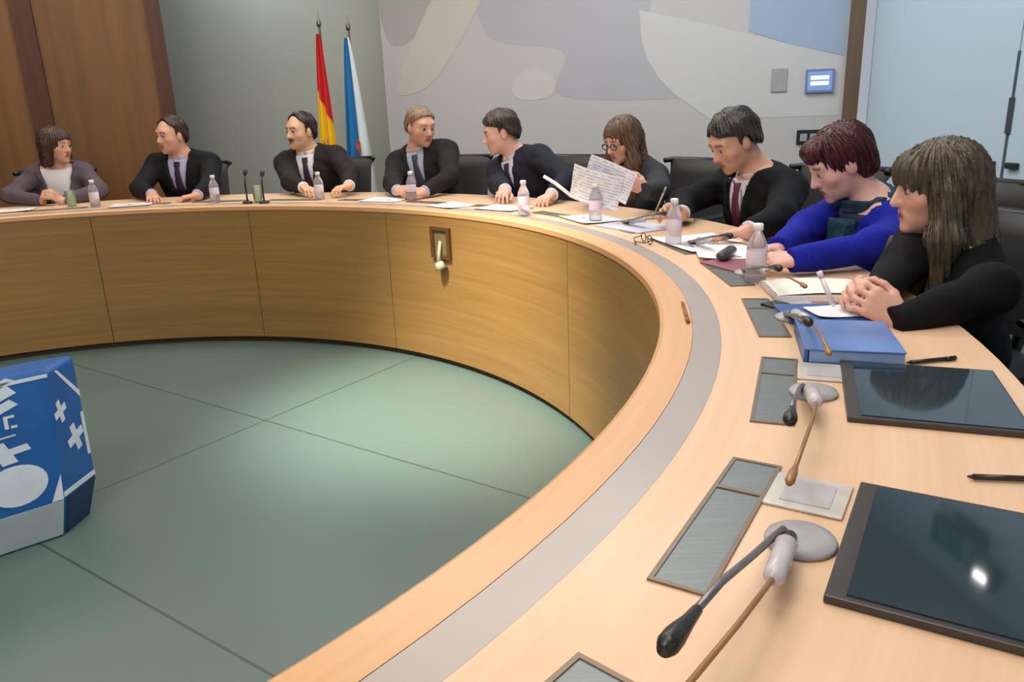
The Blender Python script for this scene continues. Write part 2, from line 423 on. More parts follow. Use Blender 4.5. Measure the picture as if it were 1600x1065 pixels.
# recess with a hanging plug in the front panel facing the camera
a = 46.6
Mz = Matrix.Rotation(math.radians(a), 3, 'Z')
def onpanel(dy, z, din=0.0): return pol(RI-din, a) + Mz @ Vector((0, dy, 0)) + Vector((0, 0, z))
sk = empty('socket_box', 'small framed wooden socket box on the inner table front with a hanging plug', 'socket box', loc=onpanel(0, 0.6))
zc = TZ-0.165
def sbox(nm, dy, z, w, h, d0, d1, mt): 
    return under(MB().box(onpanel(dy, z, (d0+d1)/2), (d1-d0, w, h), Mz).build(nm, mt), sk)
M_SOCKD = mat('socket_brown', (92, 66, 34), 0.5)
sbox('frame_side', -0.062, zc, 0.022, 0.165, 0.0, 0.018, M_SOCKD); sbox('frame_side', 0.062, zc, 0.022, 0.165, 0.0, 0.018, M_SOCKD)
sbox('frame_top', 0, zc+0.074, 0.102, 0.018, 0.0, 0.018, M_SOCKD)
sbox('back_plate', 0, zc, 0.102, 0.13, 0.0, 0.006, mat('socket_back', (128, 110, 74), 0.5))
sbox('frame_bottom', 0, zc-0.074, 0.102, 0.018, 0.0, 0.018, M_SOCKD)
s = MB(); s.tube([onpanel(0, zc+0.01, 0.012), onpanel(0, zc-0.06, 0.026), onpanel(0.0, zc-0.10, 0.03)], [0.008, 0.010, 0.014]); s.tube([onpanel(0, zc-0.098, 0.03), onpanel(-0.015, zc-0.135, 0.028)], [0.020, 0.034])
under(s.build('plug', mat('pale_plug', (176, 176, 150), 0.4)), sk)

# ------------------------------------------------------------------ tablet screens set on the table
def screen(a, label, w, l, r, tilt=0.0):
    t = empty('tablet_screen', label, 'screen', 'tablet screens on the table', loc=pol(r, a, TZ), rz=math.radians(a))
    s = MB(); s.box((0, 0, 0.005), (w, l, 0.010)); s.build('screen_bezel', M_BEZEL, t, bevel=0.002)
    s = MB(); s.box((0.008, 0, 0.0105), (w-0.026, l-0.02, 0.002)); s.build('screen_glass', M_GLASSD, t)
    return t
screen(-31.25, 'dark glass screen reflecting a green exit sign, on the near table end', 0.26, 0.284, 2.937)
screen(-20.6, 'dark glass screen lying beyond the blue book corner, reflecting the long-haired woman', 0.262, 0.298, 2.910)

# ------------------------------------------------------------------ microphones
def make_mic():
    t = empty('gooseneck_microphone', 'x', 'microphone', 'gooseneck microphones along the table')
    # local x outward, local -y towards lower angles
    s = MB(); s.lathe([(0.0, 0.0), (0.040, 0.0), (0.042, 0.004), (0.040, 0.008), (0.026, 0.013), (0.0, 0.015)], (0.014, -0.022, 0)); s.build('base_disc', M_GREY, t)
    P = [(-0.005, -0.03, 0.016), (-0.010, -0.06, 0.022), (-0.014, -0.14, 0.042), (-0.020, -0.24, 0.068), (-0.022, -0.315, 0.083)]
    s = MB(); s.tube(P, [0.006, 0.0045, 0.004, 0.004, 0.004]); s.build('thin_stem', M_GREYM, t)
    s = MB(); s.tube([(-0.0215, -0.31, 0.082), (-0.022, -0.335, 0.086), (-0.0235, -0.362, 0.090), (-0.024, -0.378, 0.092), (-0.024, -0.388, 0.093)], [0.005, 0.0065, 0.0098, 0.0098, 0.006], n=14); s.build('microphone_head', M_DARKM, t)
    s = MB(); s.tube([(0.005, -0.04, 0.016), (0.006, -0.075, 0.026)], [0.008, 0.007]); s.build('swivel_joint', M_BLACKP, t)
    s = MB(); s.tube([(0.006, -0.07, 0.025), (0.008, -0.08, 0.028), (0.014, -0.165, 0.040), (0.014, -0.175, 0.041)], [0.008, 0.0125, 0.0115, 0.006], n=14); s.build('clear_sleeve', mat('sleeve_plastic', (198, 192, 196), 0.25), t)
    s = MB(); s.tube([(0.014, -0.17, 0.041), (0.008, -0.28, 0.058), (-0.006, -0.42, 0.074), (-0.015, -0.50, 0.08)], 0.0029); s.build('tan_stem', M_BRASS, t)
    s = MB(); s.tube([(-0.0145, -0.497, 0.08), (-0.017, -0.515, 0.081), (-0.02, -0.54, 0.083), (-0.021, -0.548, 0.083)], [0.0035, 0.0055, 0.006, 0.004]); s.build('tan_head', M_BRASS, t)
    return t
mic0 = make_mic()
miclabels = ['gooseneck microphone with round grey base, at the near screen and control plate',
             'gooseneck microphone standing between the second cable flap and the blue book',
             'gooseneck microphone at the table flap beside the stacked white notepads of the dark-jacketed woman',
             'gooseneck microphone among the papers before the red-haired woman',
             'gooseneck microphone among the papers before the man writing with a pen',
             'gooseneck microphone before the woman holding up papers',
             ]
for i, (a, lab) in enumerate(zip((-31.5, -20.8, -10.2, 0.4, 11.1, 23.0), miclabels)):
    loc = pol(2.75 if a < -25 else 2.715, a, TZ)
    if a > 70: loc = pol(2.60, a, TZ)
    if i == 0:
        mic0.location = loc; mic0.rotation_euler = (0, 0, math.radians(a)); mic0['label'] = lab
    else:
        dup(mic0, loc, math.radians(a if a < 70 else a+150), lab)

def upright(label, r, a, h):
    t = empty('gooseneck_microphone', label, 'microphone', 'gooseneck microphones along the table', loc=pol(r, a, TZ+0.0005), rz=math.radians(a))
    s = MB(); s.lathe([(0.0, 0.0), (0.03, 0.0), (0.032, 0.008), (0.012, 0.016), (0.0, 0.016)]); s.build('base_disc', M_BLACKP, t)
    s = MB(); s.tube([(0, 0, 0.014), (0.0, 0, h*0.6), (0.012, 0, h*0.85)], 0.005); s.build('thin_stem', M_BLACKP, t)
    s = MB(); s.tube([(0.011, 0, h*0.83), (0.014, 0, h*0.87), (0.026, 0, h*0.98), (0.03, 0, h)], [0.006, 0.012, 0.012, 0.007], n=12); s.build('microphone_head', M_BLACKP, t)
upright('black upright gooseneck microphone just left of the drinking glass by the moustached man', 2.52, 80.1, 0.20)
upright('black upright gooseneck microphone between the drinking glass and the moustached man', 2.52, 77.6, 0.19)
# ------------------------------------------------------------------ bottles
M_BOT = mat('clear_plastic', (226, 224, 232), 0.12, namt=0.01, trans=0.75, ior=1.2)
M_LAB = mat('bottle_label', (226, 212, 226), 0.5, nscale=12, namt=0.12)
def make_bottle():
    t = empty('water_bottle', 'x', 'bottle', 'small water bottles on the table')
    s = MB(); s.lathe([(0.0, 0.0), (0.026, 0.0), (0.029, 0.006), (0.029, 0.05), (0.0275, 0.055), (0.0275, 0.09), (0.029, 0.095), (0.028, 0.108), (0.018, 0.132), (0.0125, 0.142), (0.0125, 0.152), (0.0, 0.152)], n=20); s.build('bottle_body', M_BOT, t)
    s = MB(); s.lathe([(0.0284, 0.052), (0.0288, 0.053), (0.0288, 0.092), (0.0284, 0.093)], n=20); s.build('bottle_label', M_LAB, t)
    s = MB(); s.lathe([(0.0, 0.150), (0.0145, 0.150), (0.0145, 0.166), (0.012, 0.168), (0.0, 0.168)], n=16); s.build('bottle_cap', M_WHITEP, t)
    return t
bt0 = make_bottle()
for i, (r, a, lab) in enumerate([(2.719, -2.3, 'water bottle standing before the red-haired woman in blue'),
        (2.671, 11.5, 'water bottle standing before the man writing with a pen'),
        (2.688, 26.4, 'water bottle standing below the raised papers'),
        (2.552, 34.9, 'water bottle beside the bent dark-haired man turning away'),
        (2.72, 57.6, 'water bottle before the grey-haired man with clasped hands'),
        (2.67, 71.1, 'water bottle before the moustached man'),
        (2.60, 85.6, 'water bottle beside the man in front of the wood edge'),
        (2.66, 102.0, 'water bottle between the leftmost woman and the man at the wood wall')]):
    loc = pol(r, a, TZ+0.0005)
    if i == 0: bt0.location = loc; bt0['label'] = lab
    else: dup(bt0, loc, random.random()*6, lab)
# tumblers
s = MB(); s.lathe([(0.0, 0.0), (0.026, 0.0), (0.032, 0.10), (0.030, 0.10), (0.0245, 0.006), (0.0, 0.006)], n=20)
tg = s.build('tumbler', mat('green_glass', (206, 224, 206), 0.06, trans=0.8, ior=1.2)); tg.location = pol(2.80, 105.6, TZ+0.0005); tag(tg, 'clear drinking glass beside the clasped hands of the leftmost woman', 'glass', 'drinking glasses')
g2 = tg.copy(); COL.objects.link(g2); g2.location = pol(2.56, 78.95, TZ+0.0005); g2['label'] = 'clear drinking glass between two upright microphones left of the moustached man'

# ------------------------------------------------------------------ papers, books, pens on the table
def sheet(name, label, cat, r, a, w, l, rot=0.0, z=0.0, curl=0.004, mt=None, group=None, th=0.0012):
    """w along the radius, l along the ring"""
    o = pol(r, a, TZ+z+0.0006); Mz = Matrix.Rotation(math.radians(a+rot), 3, 'Z')
    s = MB()
    ph = random.random()*6
    def top(u, v): return Vector(((u-0.5)*w, (v-0.5)*l, th + curl*(abs(2*u-1)**3*0.6+abs(2*v-1)**3*0.5)*(1+0.5*math.sin(ph+3*u+2*v))))
    s.grid(top, 10, 10)
    s.grid(lambda u, v: top(u, v)-Vector((0, 0, th)), 10, 10)
    ob = s.build(name, mt or M_PAPER); ob.location = o; ob.rotation_euler = (0, 0, math.radians(a+rot))
    return tag(ob, label, cat, group)
PG = 'loose sheets on the table'
def stack(name, label, cat, r, a, w, l, h, rot, mt, cover=None, z=0.0):
    t = empty(name, label, cat, loc=pol(r, a, TZ+z+0.0006), rz=math.radians(a+rot))
    s = MB(); s.box((0, 0, h/2), (w, l, h)); s.build('page_block', mt, t, bevel=0.002)
    if cover:
        s = MB(); s.box((0, 0, h+0.0015), (w+0.006, l+0.006, 0.003)); s.build('front_cover', cover, t, bevel=0.001)
    return t
# blue book
t = empty('blue_book', 'thick blue book on the table beside the far corner of a dark screen', 'book', loc=pol(2.806, -15.3, TZ+0.0006), rz=math.radians(-15.3))
bw, bl, bh = 0.185, 0.225, 0.03
s = MB(); s.box((0.004, 0, bh/2), (bw-0.012, bl-0.008, bh-0.006)); s.build('page_block', mat('pages', (150, 176, 214), 0.6), t)
s = MB(); s.box((0, 0, 0.0015), (bw, bl, 0.003)); s.build('back_cover', M_BLUEF, t)
s = MB(); s.box((0, 0, bh-0.0015), (bw, bl, 0.003)); s.build('front_cover', M_BLUEBOOK, t, bevel=0.001)
s = MB(); s.box((-bw/2+0.0035, 0, bh/2), (0.007, bl, bh-0.007)); s.build('spine', M_BLUEF, t)
M_PINKP = mat('pinkish_pages', (238, 228, 226), 0.7, nscale=6, namt=0.04)
# notepad of w9
t = empty('open_notebook', 'open white notebook in front of the long-haired woman in black', 'notebook', loc=pol(2.835, -5.6, TZ+0.0006), rz=math.radians(-5.6))
s = MB(); s.box((0, 0, 0.009), (0.235, 0.18, 0.018)); s.build('page_block', M_PINKP, t, bevel=0.003)
s = MB(); s.grid(lambda u, v: Vector(((u-0.5)*0.235, (v-0.5)*0.178, 0.0186+0.006*math.sin(PI*u)+0.004*(1-abs(2*v-1)))), 10, 10); s.build('open_page', mat('greenish_page', (240, 242, 228), 0.7), t)
s = MB()
for k in range(9): s.tube([(-0.122, -0.08+k*0.02, 0.004), (-0.126, -0.08+k*0.02, 0.014), (-0.116, -0.08+k*0.02, 0.022)], 0.002, n=6)
s.build('spiral_binding', M_PLATE, t)
t = stack('blue_folder', 'flat blue folder under a loose white sheet, beside the blue book', 'folder', 2.805, -9.9, 0.20, 0.15, 0.010, 6, M_BLUEF)
sheet('paper_sheet', 'single white sheet lying on the blue folder', 'paper', 2.845, -10.2, 0.15, 0.10, 14, z=0.0116, curl=0.005)
t = empty('phone', 'small black phone lying at the corner of the blue folder', 'phone', loc=pol(2.722, -8.6, TZ+0.0006), rz=math.radians(25))
MB().box((0, 0, 0.004), (0.055, 0.10, 0.008)).build('phone_case', M_BLACKP, t, bevel=0.003); MB().box((0, 0, 0.0084), (0.047, 0.088, 0.001)).build('phone_glass', M_GLASSD, t)

def pen(label, p0, p1, col, r=0.0042, metal=0.0, cap=True):
    p0 = Vector(p0); p1 = Vector(p1); d = (p1-p0)
    t = empty('pen', label, 'pen', 'pens', loc=p0)
    s = MB(); s.tube([d*0.08, d*0.85], r, n=10); s.tube([d*0.0, d*0.08], [0.0012, r], n=10); s.build('pen_barrel', mat('pen_ink', col, 0.3, metal), t)
    s = MB(); s.tube([d*0.80, d*1.0], r*1.12, n=10); s.build('pen_cap', mat('pen_cap', tuple(max(0, c-12) for c in col), 0.3, metal), t)
    return t
z0 = TZ+0.0054
pen('black pen lying above the near dark screen', pol(2.939, -26.8, z0), pol(3.045, -26.2, z0), (52, 36, 26))
pen('black pen lying along the far edge of the second dark screen', pol(2.905, -17.2, z0), pol(3.00, -16.3, z0), (30, 28, 28))
pen('brown pen lying near the inner table rim', pol(2.480, -7.4, z0), pol(2.484, -11.9, z0), (150, 90, 58))
# papers before the writing man and others
sheet('paper_sheet', 'large white sheet spread under the hands of the writing man', 'paper', 2.78, 11.2, 0.27, 0.34, 4, 0.0, 0.006, group=PG)
sheet('paper_sheet', 'white sheet crossing the spread sheet towards the red-haired woman', 'paper', 2.77, 6.6, 0.20, 0.26, -16, 0.006, 0.006, group=PG)
stack('maroon_folder', 'dull maroon folder under a grey case near the water bottle of the red-haired woman', 'folder', 2.735, 2.6, 0.16, 0.17, 0.008, 20, M_RED, z=0.0)
t = empty('glasses_case', 'small dark grey case lying on the maroon folder', 'case', loc=pol(2.73, 4.4, TZ+0.0095), rz=math.radians(60))
s = MB(); s.tube([(-0.07, 0, 0.016), (-0.06, 0, 0.016), (0.06, 0, 0.016), (0.07, 0, 0.016)], [0.010, 0.019, 0.019, 0.010], n=14, flat=0.8); s.build('case_shell', mat('case_grey', (72, 70, 72), 0.4), t)
MB().box((0, -0.0155, 0.016), (0.02, 0.004, 0.01)).build('clasp', M_GREYM, t)
stack('document', 'printed document before the woman holding up papers', 'document', 2.73, 21.0, 0.21, 0.29, 0.006, 10, M_PRINT)
sheet('paper_sheet', 'white sheet left of the printed document, below the raised papers', 'paper', 2.70, 27.6, 0.20, 0.28, -8, 0.0, 0.006, group=PG)
t = empty('eyeglasses', 'folded dark eyeglasses lying before the papers of the writing man', 'eyeglasses', loc=pol(2.595, 13.0, TZ+0.0006), rz=math.radians(100))
for sx in (-1, 1):
    s = MB(); s.tube([Vector((sx*0.034+0.024*math.cos(w*PI/8), 0.0, 0.018+0.016*math.sin(w*PI/8))) for w in range(17)], 0.002, n=6, cap=False); s.build('lens_rim', M_BLACKP, t)
    s = MB(); s.tube([(sx*0.058, 0.0, 0.02), (sx*0.06, 0.03, 0.012), (-sx*0.03, 0.045+0.008*sx, 0.004)], 0.002, n=6); s.build('temple', M_BLACKP, t)
s = MB(); s.tube([(-0.010, 0, 0.022), (0, 0, 0.025), (0.010, 0, 0.022)], 0.002, n=6); s.build('bridge', M_BLACKP, t)
sheet('paper_sheet', 'white sheet on the table under the bent man in navy', 'paper', 2.66, 41.5, 0.20, 0.27, 6, 0.0, 0.005, group=PG)
sheet('paper_sheet', 'cream sheet beside the white sheet of the bent man in navy', 'paper', 2.60, 49.0, 0.18, 0.22, -12, 0.0, 0.005, group=PG, mt=M_PINKP)
sheet('paper_sheet', 'white sheet under the forearm of the grey-haired man', 'paper', 2.70, 61.5, 0.20, 0.26, 8, 0.0, 0.004, group=PG)
sheet('paper_sheet', 'white sheet on the table before the man at the edge of the wood wall', 'paper', 2.66, 97.5, 0.20, 0.24, 8, 0.0, 0.004, group=PG)
sheet('paper_sheet', 'white sheet at the far left of the table before the woman', 'paper', 2.78, 112.5, 0.20, 0.24, -8, 0.0, 0.005, group=PG)

# ------------------------------------------------------------------ blue cube in the pit
def octa(h, c):
    k = h-c
    return [(k, -h), (h, -k), (h, k), (k, h), (-k, h), (-h, k), (-h, -k), (-k, -h)]
bc = empty('information_cube', 'faceted blue block with white crosses and circle standing on the pit floor', 'blue block', loc=(0.044, 0.206, 0), rz=math.radians(39.8))
M_CBLUE = mat('cube_blue', (4, 86, 158), 0.5, nscale=9, namt=0.12)
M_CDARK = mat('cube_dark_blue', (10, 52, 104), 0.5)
M_CWHITE = mat('cube_white', (196, 212, 226), 0.6, nscale=12, namt=0.06)
rings = [(0.335, 0.105, 0.0), (0.377, 0.125, 0.15), (0.372, 0.105, 0.505), (0.350, 0.09, 0.52)]
vs = []
for h, c, z in rings[:2]: vs += [Vector((x, y, z)) for x, y in octa(h, c)]
ridge = [(0.299, -0.26), (0.399, -0.16), (0.399, -0.13), (0.30, -0.10), (-0.30, -0.10), (-0.40, -0.15), (-0.403, -0.203), (-0.299, -0.26)]
vs += [Vector((x, y, 0.56)) for x, y in ridge] + [Vector((x*0.97, -0.178+(y+0.178)*0.85, 0.572)) for x, y in ridge]
fs = []
for i in range(3):
    for k in range(8): fs.append((i*8+k, i*8+(k+1) % 8, (i+1)*8+(k+1) % 8, (i+1)*8+k))
fs += [tuple(range(7, -1, -1)), tuple(24+k for k in range(8))]
MB().add(vs, fs).build('cube_body', M_CBLUE, bc, bevel=0.004)
def facept(k, u, v, off=0.003, lower=False):
    i = 0 if lower else 1
    a_, b_, c2, d_ = vs[i*8+k], vs[i*8+(k+1) % 8], vs[(i+1)*8+(k+1) % 8], vs[(i+1)*8+k]
    p = (a_*(1-u)+b_*u)*(1-v) + (d_*(1-u)+c2*u)*v
    n = (b_-a_).cross(d_-a_).normalized()
    if n.dot(Vector((p.x, p.y, 0))) < 0: n = -n
    return p + n*off
def patch(name, k, poly, mt=M_CWHITE, off=0.002, lower=False):
    o = [facept(k, u, v, off, lower) for u, v in poly]; n = len(o)
    i_ = [facept(k, u, v, 0.0005, lower) for u, v in poly]
    MB().add(o+i_, [tuple(range(n))]+[(j, (j+1) % n, n+(j+1) % n, n+j) for j in range(n)]).build(name, mt, bc)
def cross(k, cu, cv, su, sv, t=0.32, rot=0.0):
    pts = [(-t, -1), (t, -1), (t, -t), (1, -t), (1, t), (t, t), (t, 1), (-t, 1), (-t, t), (-1, t), (-1, -t), (-t, -t)]
    c, s_ = math.cos(rot), math.sin(rot)
    patch('printed_cross', k, [(cu+su*(x*c-y*s_), cv+sv*(x*s_+y*c)) for x, y in pts])
FK = 7   # face between vertex 7 and 0 faces the camera, face 0 is the narrow side
patch('printed_circle', FK, [(0.76+0.17*math.cos(w*PI/12), 0.20+0.155*math.sin(w*PI/12)) for w in range(24)])
cross(FK, 0.72, 0.46, 0.14, 0.085, 0.3, 0.2)
cross(FK, 0.30, 0.38, 0.14, 0.10, 0.3, 0.1)
patch('printed_circle', FK, [(0.30+0.13*math.cos(w*PI/12), 0.16+0.11*math.sin(w*PI/12)) for w in range(24)])
for v0, v1 in ((0.74, 0.79), (0.83, 0.90), (0.93, 0.955)):
    patch('printed_stripe', FK, [(0.12, v0), (0.70, v0), (0.84, v0+0.07), (0.80, v1+0.07), (0.66, v1), (0.12, v1)])
for k in range(6):   # scribbled band of small figures
    u = 0.28+k*0.095
    patch('printed_figure', FK, [(u, 0.58+0.012*k), (u+0.02, 0.58+0.012*k), (u+0.02, 0.66+0.012*k), (u+0.055, 0.66+0.012*k), (u+0.055, 0.68+0.012*k), (u, 0.68+0.012*k)])
    patch('printed_figure', FK, [(u+0.03, 0.58+0.012*k), (u+0.062, 0.58+0.012*k), (u+0.062, 0.60+0.012*k), (u+0.03, 0.60+0.012*k)])
patch('printed_stripe', FK, [(0.1, 0.53), (0.80, 0.58), (0.80, 0.592), (0.1, 0.542)])
cross(0, 0.62, 0.40, 0.26, 0.11, 0.3, 0.3)
cross(0, 0.26, 0.66, 0.2, 0.09, 0.3, 0.3)
patch('edge_stripe', 0, [(0.02, 0.01), (1.0, 0.01), (1.0, 0.05), (0.02, 0.05)])
patch('edge_stripe', 0, [(0.25, 0.985), (0.34, 0.985), (1.0, 0.74), (1.0, 0.68)])
patch('edge_stripe', FK, [(0.0, 0.965), (1.0, 0.965), (1.0, 0.995), (0.0, 0.995)])
patch('edge_stripe', 0, [(0.90, 0.20), (0.99, 0.20), (0.99, 0.56), (0.90, 0.56)])
patch('base_band', FK, [(0.0, 0.05), (1.0, 0.05), (1.0, 0.98), (0.0, 0.98)], lower=True, off=0.002)
patch('base_band', FK, [(0.93, 0.0), (1.0, 0.0), (1.0, 0.20)], off=0.0025)
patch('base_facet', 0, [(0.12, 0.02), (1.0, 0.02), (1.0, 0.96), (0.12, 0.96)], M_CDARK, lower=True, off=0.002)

# ------------------------------------------------------------------ flags
def flag(name, label, loc, top, topw, botw, bot, colf, dirx, ycurl, finial=True):
    t = empty(name, label, 'flag', loc=loc)
    bz = loc[2]
    s = MB(); s.lathe([(0.0, 0.0), (0.16, 0.0), (0.16, 0.02), (0.05, 0.05), (0.02, 0.07), (0.0, 0.07)]); s.build('pole_base', M_BLACKP, t)
    s = MB(); s.tube([(0, 0, 0.05), (0, 0, top+0.06-bz)], 0.011); s.build('pole', mat('pole_wood', (96, 84, 62), 0.4), t)
    s = MB(); s.lathe([(0.0, 0.0), (0.016, 0.01), (0.020, 0.03), (0.008, 0.07), (0.0, 0.13)], (0, 0, top+0.05-bz), n=12); s.build('finial', mat('finial', (120, 120, 110), 0.3, 0.8), t)
    nu, nv = 44, 70
    ex = Vector((math.cos(dirx), math.sin(dirx), 0)); ey = Vector((-ex.y, ex.x, 0))
    def fn(u, v):
        w = topw[0]+(botw[0]-topw[0])*v**0.8; w2 = topw[1]+(botw[1]-topw[1])*v**0.8
        x = w + (w2-w)*u
        y = ycurl*math.sin(u*PI*5.0+v*1.4)*(0.35+0.65*v) - 0.048
        return ex*x + ey*y + Vector((0, 0, top-bz-(top-bot)*v - 0.05*u*v))
    s = MB(); s.grid(fn, nu, nv)
    o = s.build('flag_cloth', attrmat(name+'_cloth', 0.75), t)
    a = o.data.color_attributes.new('col', 'FLOAT_COLOR', 'POINT')
    cols = []
    for j in range(nv+1):
        for i in range(nu+1): cols += list(srgb(colf(i/nu, j/nv)))
    a.data.foreach_set('color', cols)
    return t, fn
def spain(u, v):
    z = v*1.25
    edge = 0.42 + 0.28*u
    if z < edge: return (206, 32, 34)
    if z < edge+0.72: return (244, 196, 20)
    return (206, 32, 34)
fx = -0.22
t, fn = flag('spanish_flag', 'red and yellow flag hanging on a pole behind the moustached man', (0.575, 4.33, PZ), 1.96, (-0.01, 0.02), (-0.11, 0.10), 0.72, spain, fx, 0.028)
cx = [fn(0.42+0.10*math.cos(w*PI/8), 0.66+0.035*math.sin(w*PI/8)) + Vector((0, -0.045, 0)) for w in range(16)]
MB().add(cx, [tuple(range(16))]).build('emblem', mat('emblem_ochre', (206, 150, 40), 0.6, nscale=60, namt=0.5), t)
def galicia(u, v):
    z = v*1.4
    if u < 0.56-0.10*max(0, z-0.9)/0.5: return (24, 116, 178)
    return (214, 226, 228)
t, fn = flag('galician_flag', 'white and light blue flag hanging on a pole right of the red and yellow one', (0.795, 4.38, PZ), 1.93, (-0.02, 0.02), (-0.13, 0.17), 0.60, galicia, fx, 0.024)
cx = [fn(0.55+0.13*math.cos(w*PI/8), 0.62+0.045*math.sin(w*PI/8)) + Vector((0, -0.05, 0)) for w in range(16)]
MB().add(cx, [tuple(range(16))]).build('emblem', mat('emblem_red', (186, 92, 74), 0.6, nscale=50, namt=0.5), t)

# ------------------------------------------------------------------ ceiling sign and lamps seen in the screen's reflection
ex_p = Vector((4.87, 2.14, 3.20))
t = empty('exit_sign', 'green exit sign box high on the pale right wall', 'exit sign', loc=ex_p)
ang = math.atan2(RU.y, RU.x)
Mr = Matrix.Rotation(ang, 3, 'Z')
off = RN*(0.0)
def onR(du, dz, dn): return Mr @ Vector((du, 0, 0)) + Vector((0, 0, dz)) + RN*dn
s = MB(); s.box(onR(0, 0, 0.0), (0.40, 0.05, 0.20), Mr); s.build('sign_box', mat('sign_green', (6, 62, 40), 0.4), t)
M_SGN = emat('sign_pale', (70, 150, 110), 0.10)
s = MB(); s.box(onR(0.12, -0.01, 0.026), (0.07, 0.004, 0.13), Mr); s.build('sign_door', M_SGN, t)
s = MB()
for du, dz, w, h in ((0.03, 0.05, 0.022, 0.022), (0.03, 0.01, 0.025, 0.05), (0.05, 0.02, 0.03, 0.012), (0.01, -0.03, 0.015, 0.045), (0.05, -0.03, 0.03, 0.012)): s.box(onR(du, dz, 0.026), (w, 0.004, h), Mr)
s.build('sign_figure', M_SGN, t)
s = MB()
for du in (-0.06, -0.11): s.box(onR(du, 0, 0.026), (0.018, 0.004, 0.13), Mr)
s.build('sign_bar', M_SGN, t)
t = empty('emergency_lamp', 'small bright emergency lamp on the pale right wall', 'lamp', loc=(4.93, 1.91, 3.31))
s = MB(); s.box((0, 0, 0), (0.20, 0.06, 0.11), Mr); s.build('lamp_box', M_BLACKP, t)
s = MB(); s.box(onR(0, 0, 0.032), (0.10, 0.008, 0.05), Mr); s.build('lamp_lens', emat('lamp_white', (255, 255, 250), 25), t)
lampn = empty('ceiling_downlight', 'round recessed downlight above the table ring', 'ceiling light', 'ceiling downlights', loc=pol(2.75, 0, H-0.012))
s = MB(); s.lathe([(0.085, 0.012), (0.085, 0.0), (0.11, 0.0), (0.11, 0.012)], n=28); s.build('downlight_ring', M_WHITEP, lampn)
s = MB(); s.lathe([(0.0, 0.004), (0.084, 0.004), (0.084, 0.011), (0.0, 0.011)], n=28); s.build('downlight_lens', emat('downlight_glow', (255, 240, 215), 3.0), lampn)
for k in range(1, 8):
    dup(lampn, pol(2.75, k*45, H-0.012))

# ================================================================== people
def arr(v): return np.array(v, dtype=np.float32)
def nrm(v):
    v = np.array(v, dtype=np.float64); return v/np.linalg.norm(v)
def cone(a, b, ra, rb): 
    a = arr(a); b = arr(b)
    return ('c', a, b, float(ra), float(rb), (a+b)/2, float(np.linalg.norm(b-a)/2+max(ra, rb)))
def ell(c, ax, rad):
    """ax: 3 unit axes rows"""
    return ('e', arr(c), arr(ax), arr(rad), None, arr(c), float(max(rad)))
def pd(pr, P):
    if pr[0] == 'c':
        a, b, ra, rb = pr[1:5]
        ba = b-a; pa = P-a
        t = np.clip(pa@ba/max(float(ba@ba), 1e-9), 0, 1)
        return np.sqrt(((pa-t[:, None]*ba)**2).sum(1)) - (ra+(rb-ra)*t)
    q = (P-pr[1])@pr[2].T
    r = pr[3]
    k0 = np.sqrt(((q/r)**2).sum(1)); k1 = np.sqrt(((q/(r*r))**2).sum(1))
    return np.where(k1 > 1e-6, k0*(k0-1.0)/np.maximum(k1, 1e-6), -float(r.min()))
def smin(a, b, k):
    h = np.maximum(k-np.abs(a-b), 0)/k
    return np.minimum(a, b)-h*h*k*0.25
def union(prs, P, k, infl=0.0):
    c = (P.min(0)+P.max(0))/2; R = float(np.linalg.norm(P.max(0)-P.min(0)))/2
    d = None
    for pr in prs:
        if float(np.linalg.norm(pr[5]-c)) - pr[6] - infl > R+0.10+k: continue
        x = pd(pr, P)-infl
        d = x if d is None else smin(d, x, k)
    if d is None: d = np.full(len(P), 0.2, np.float32)
    return d

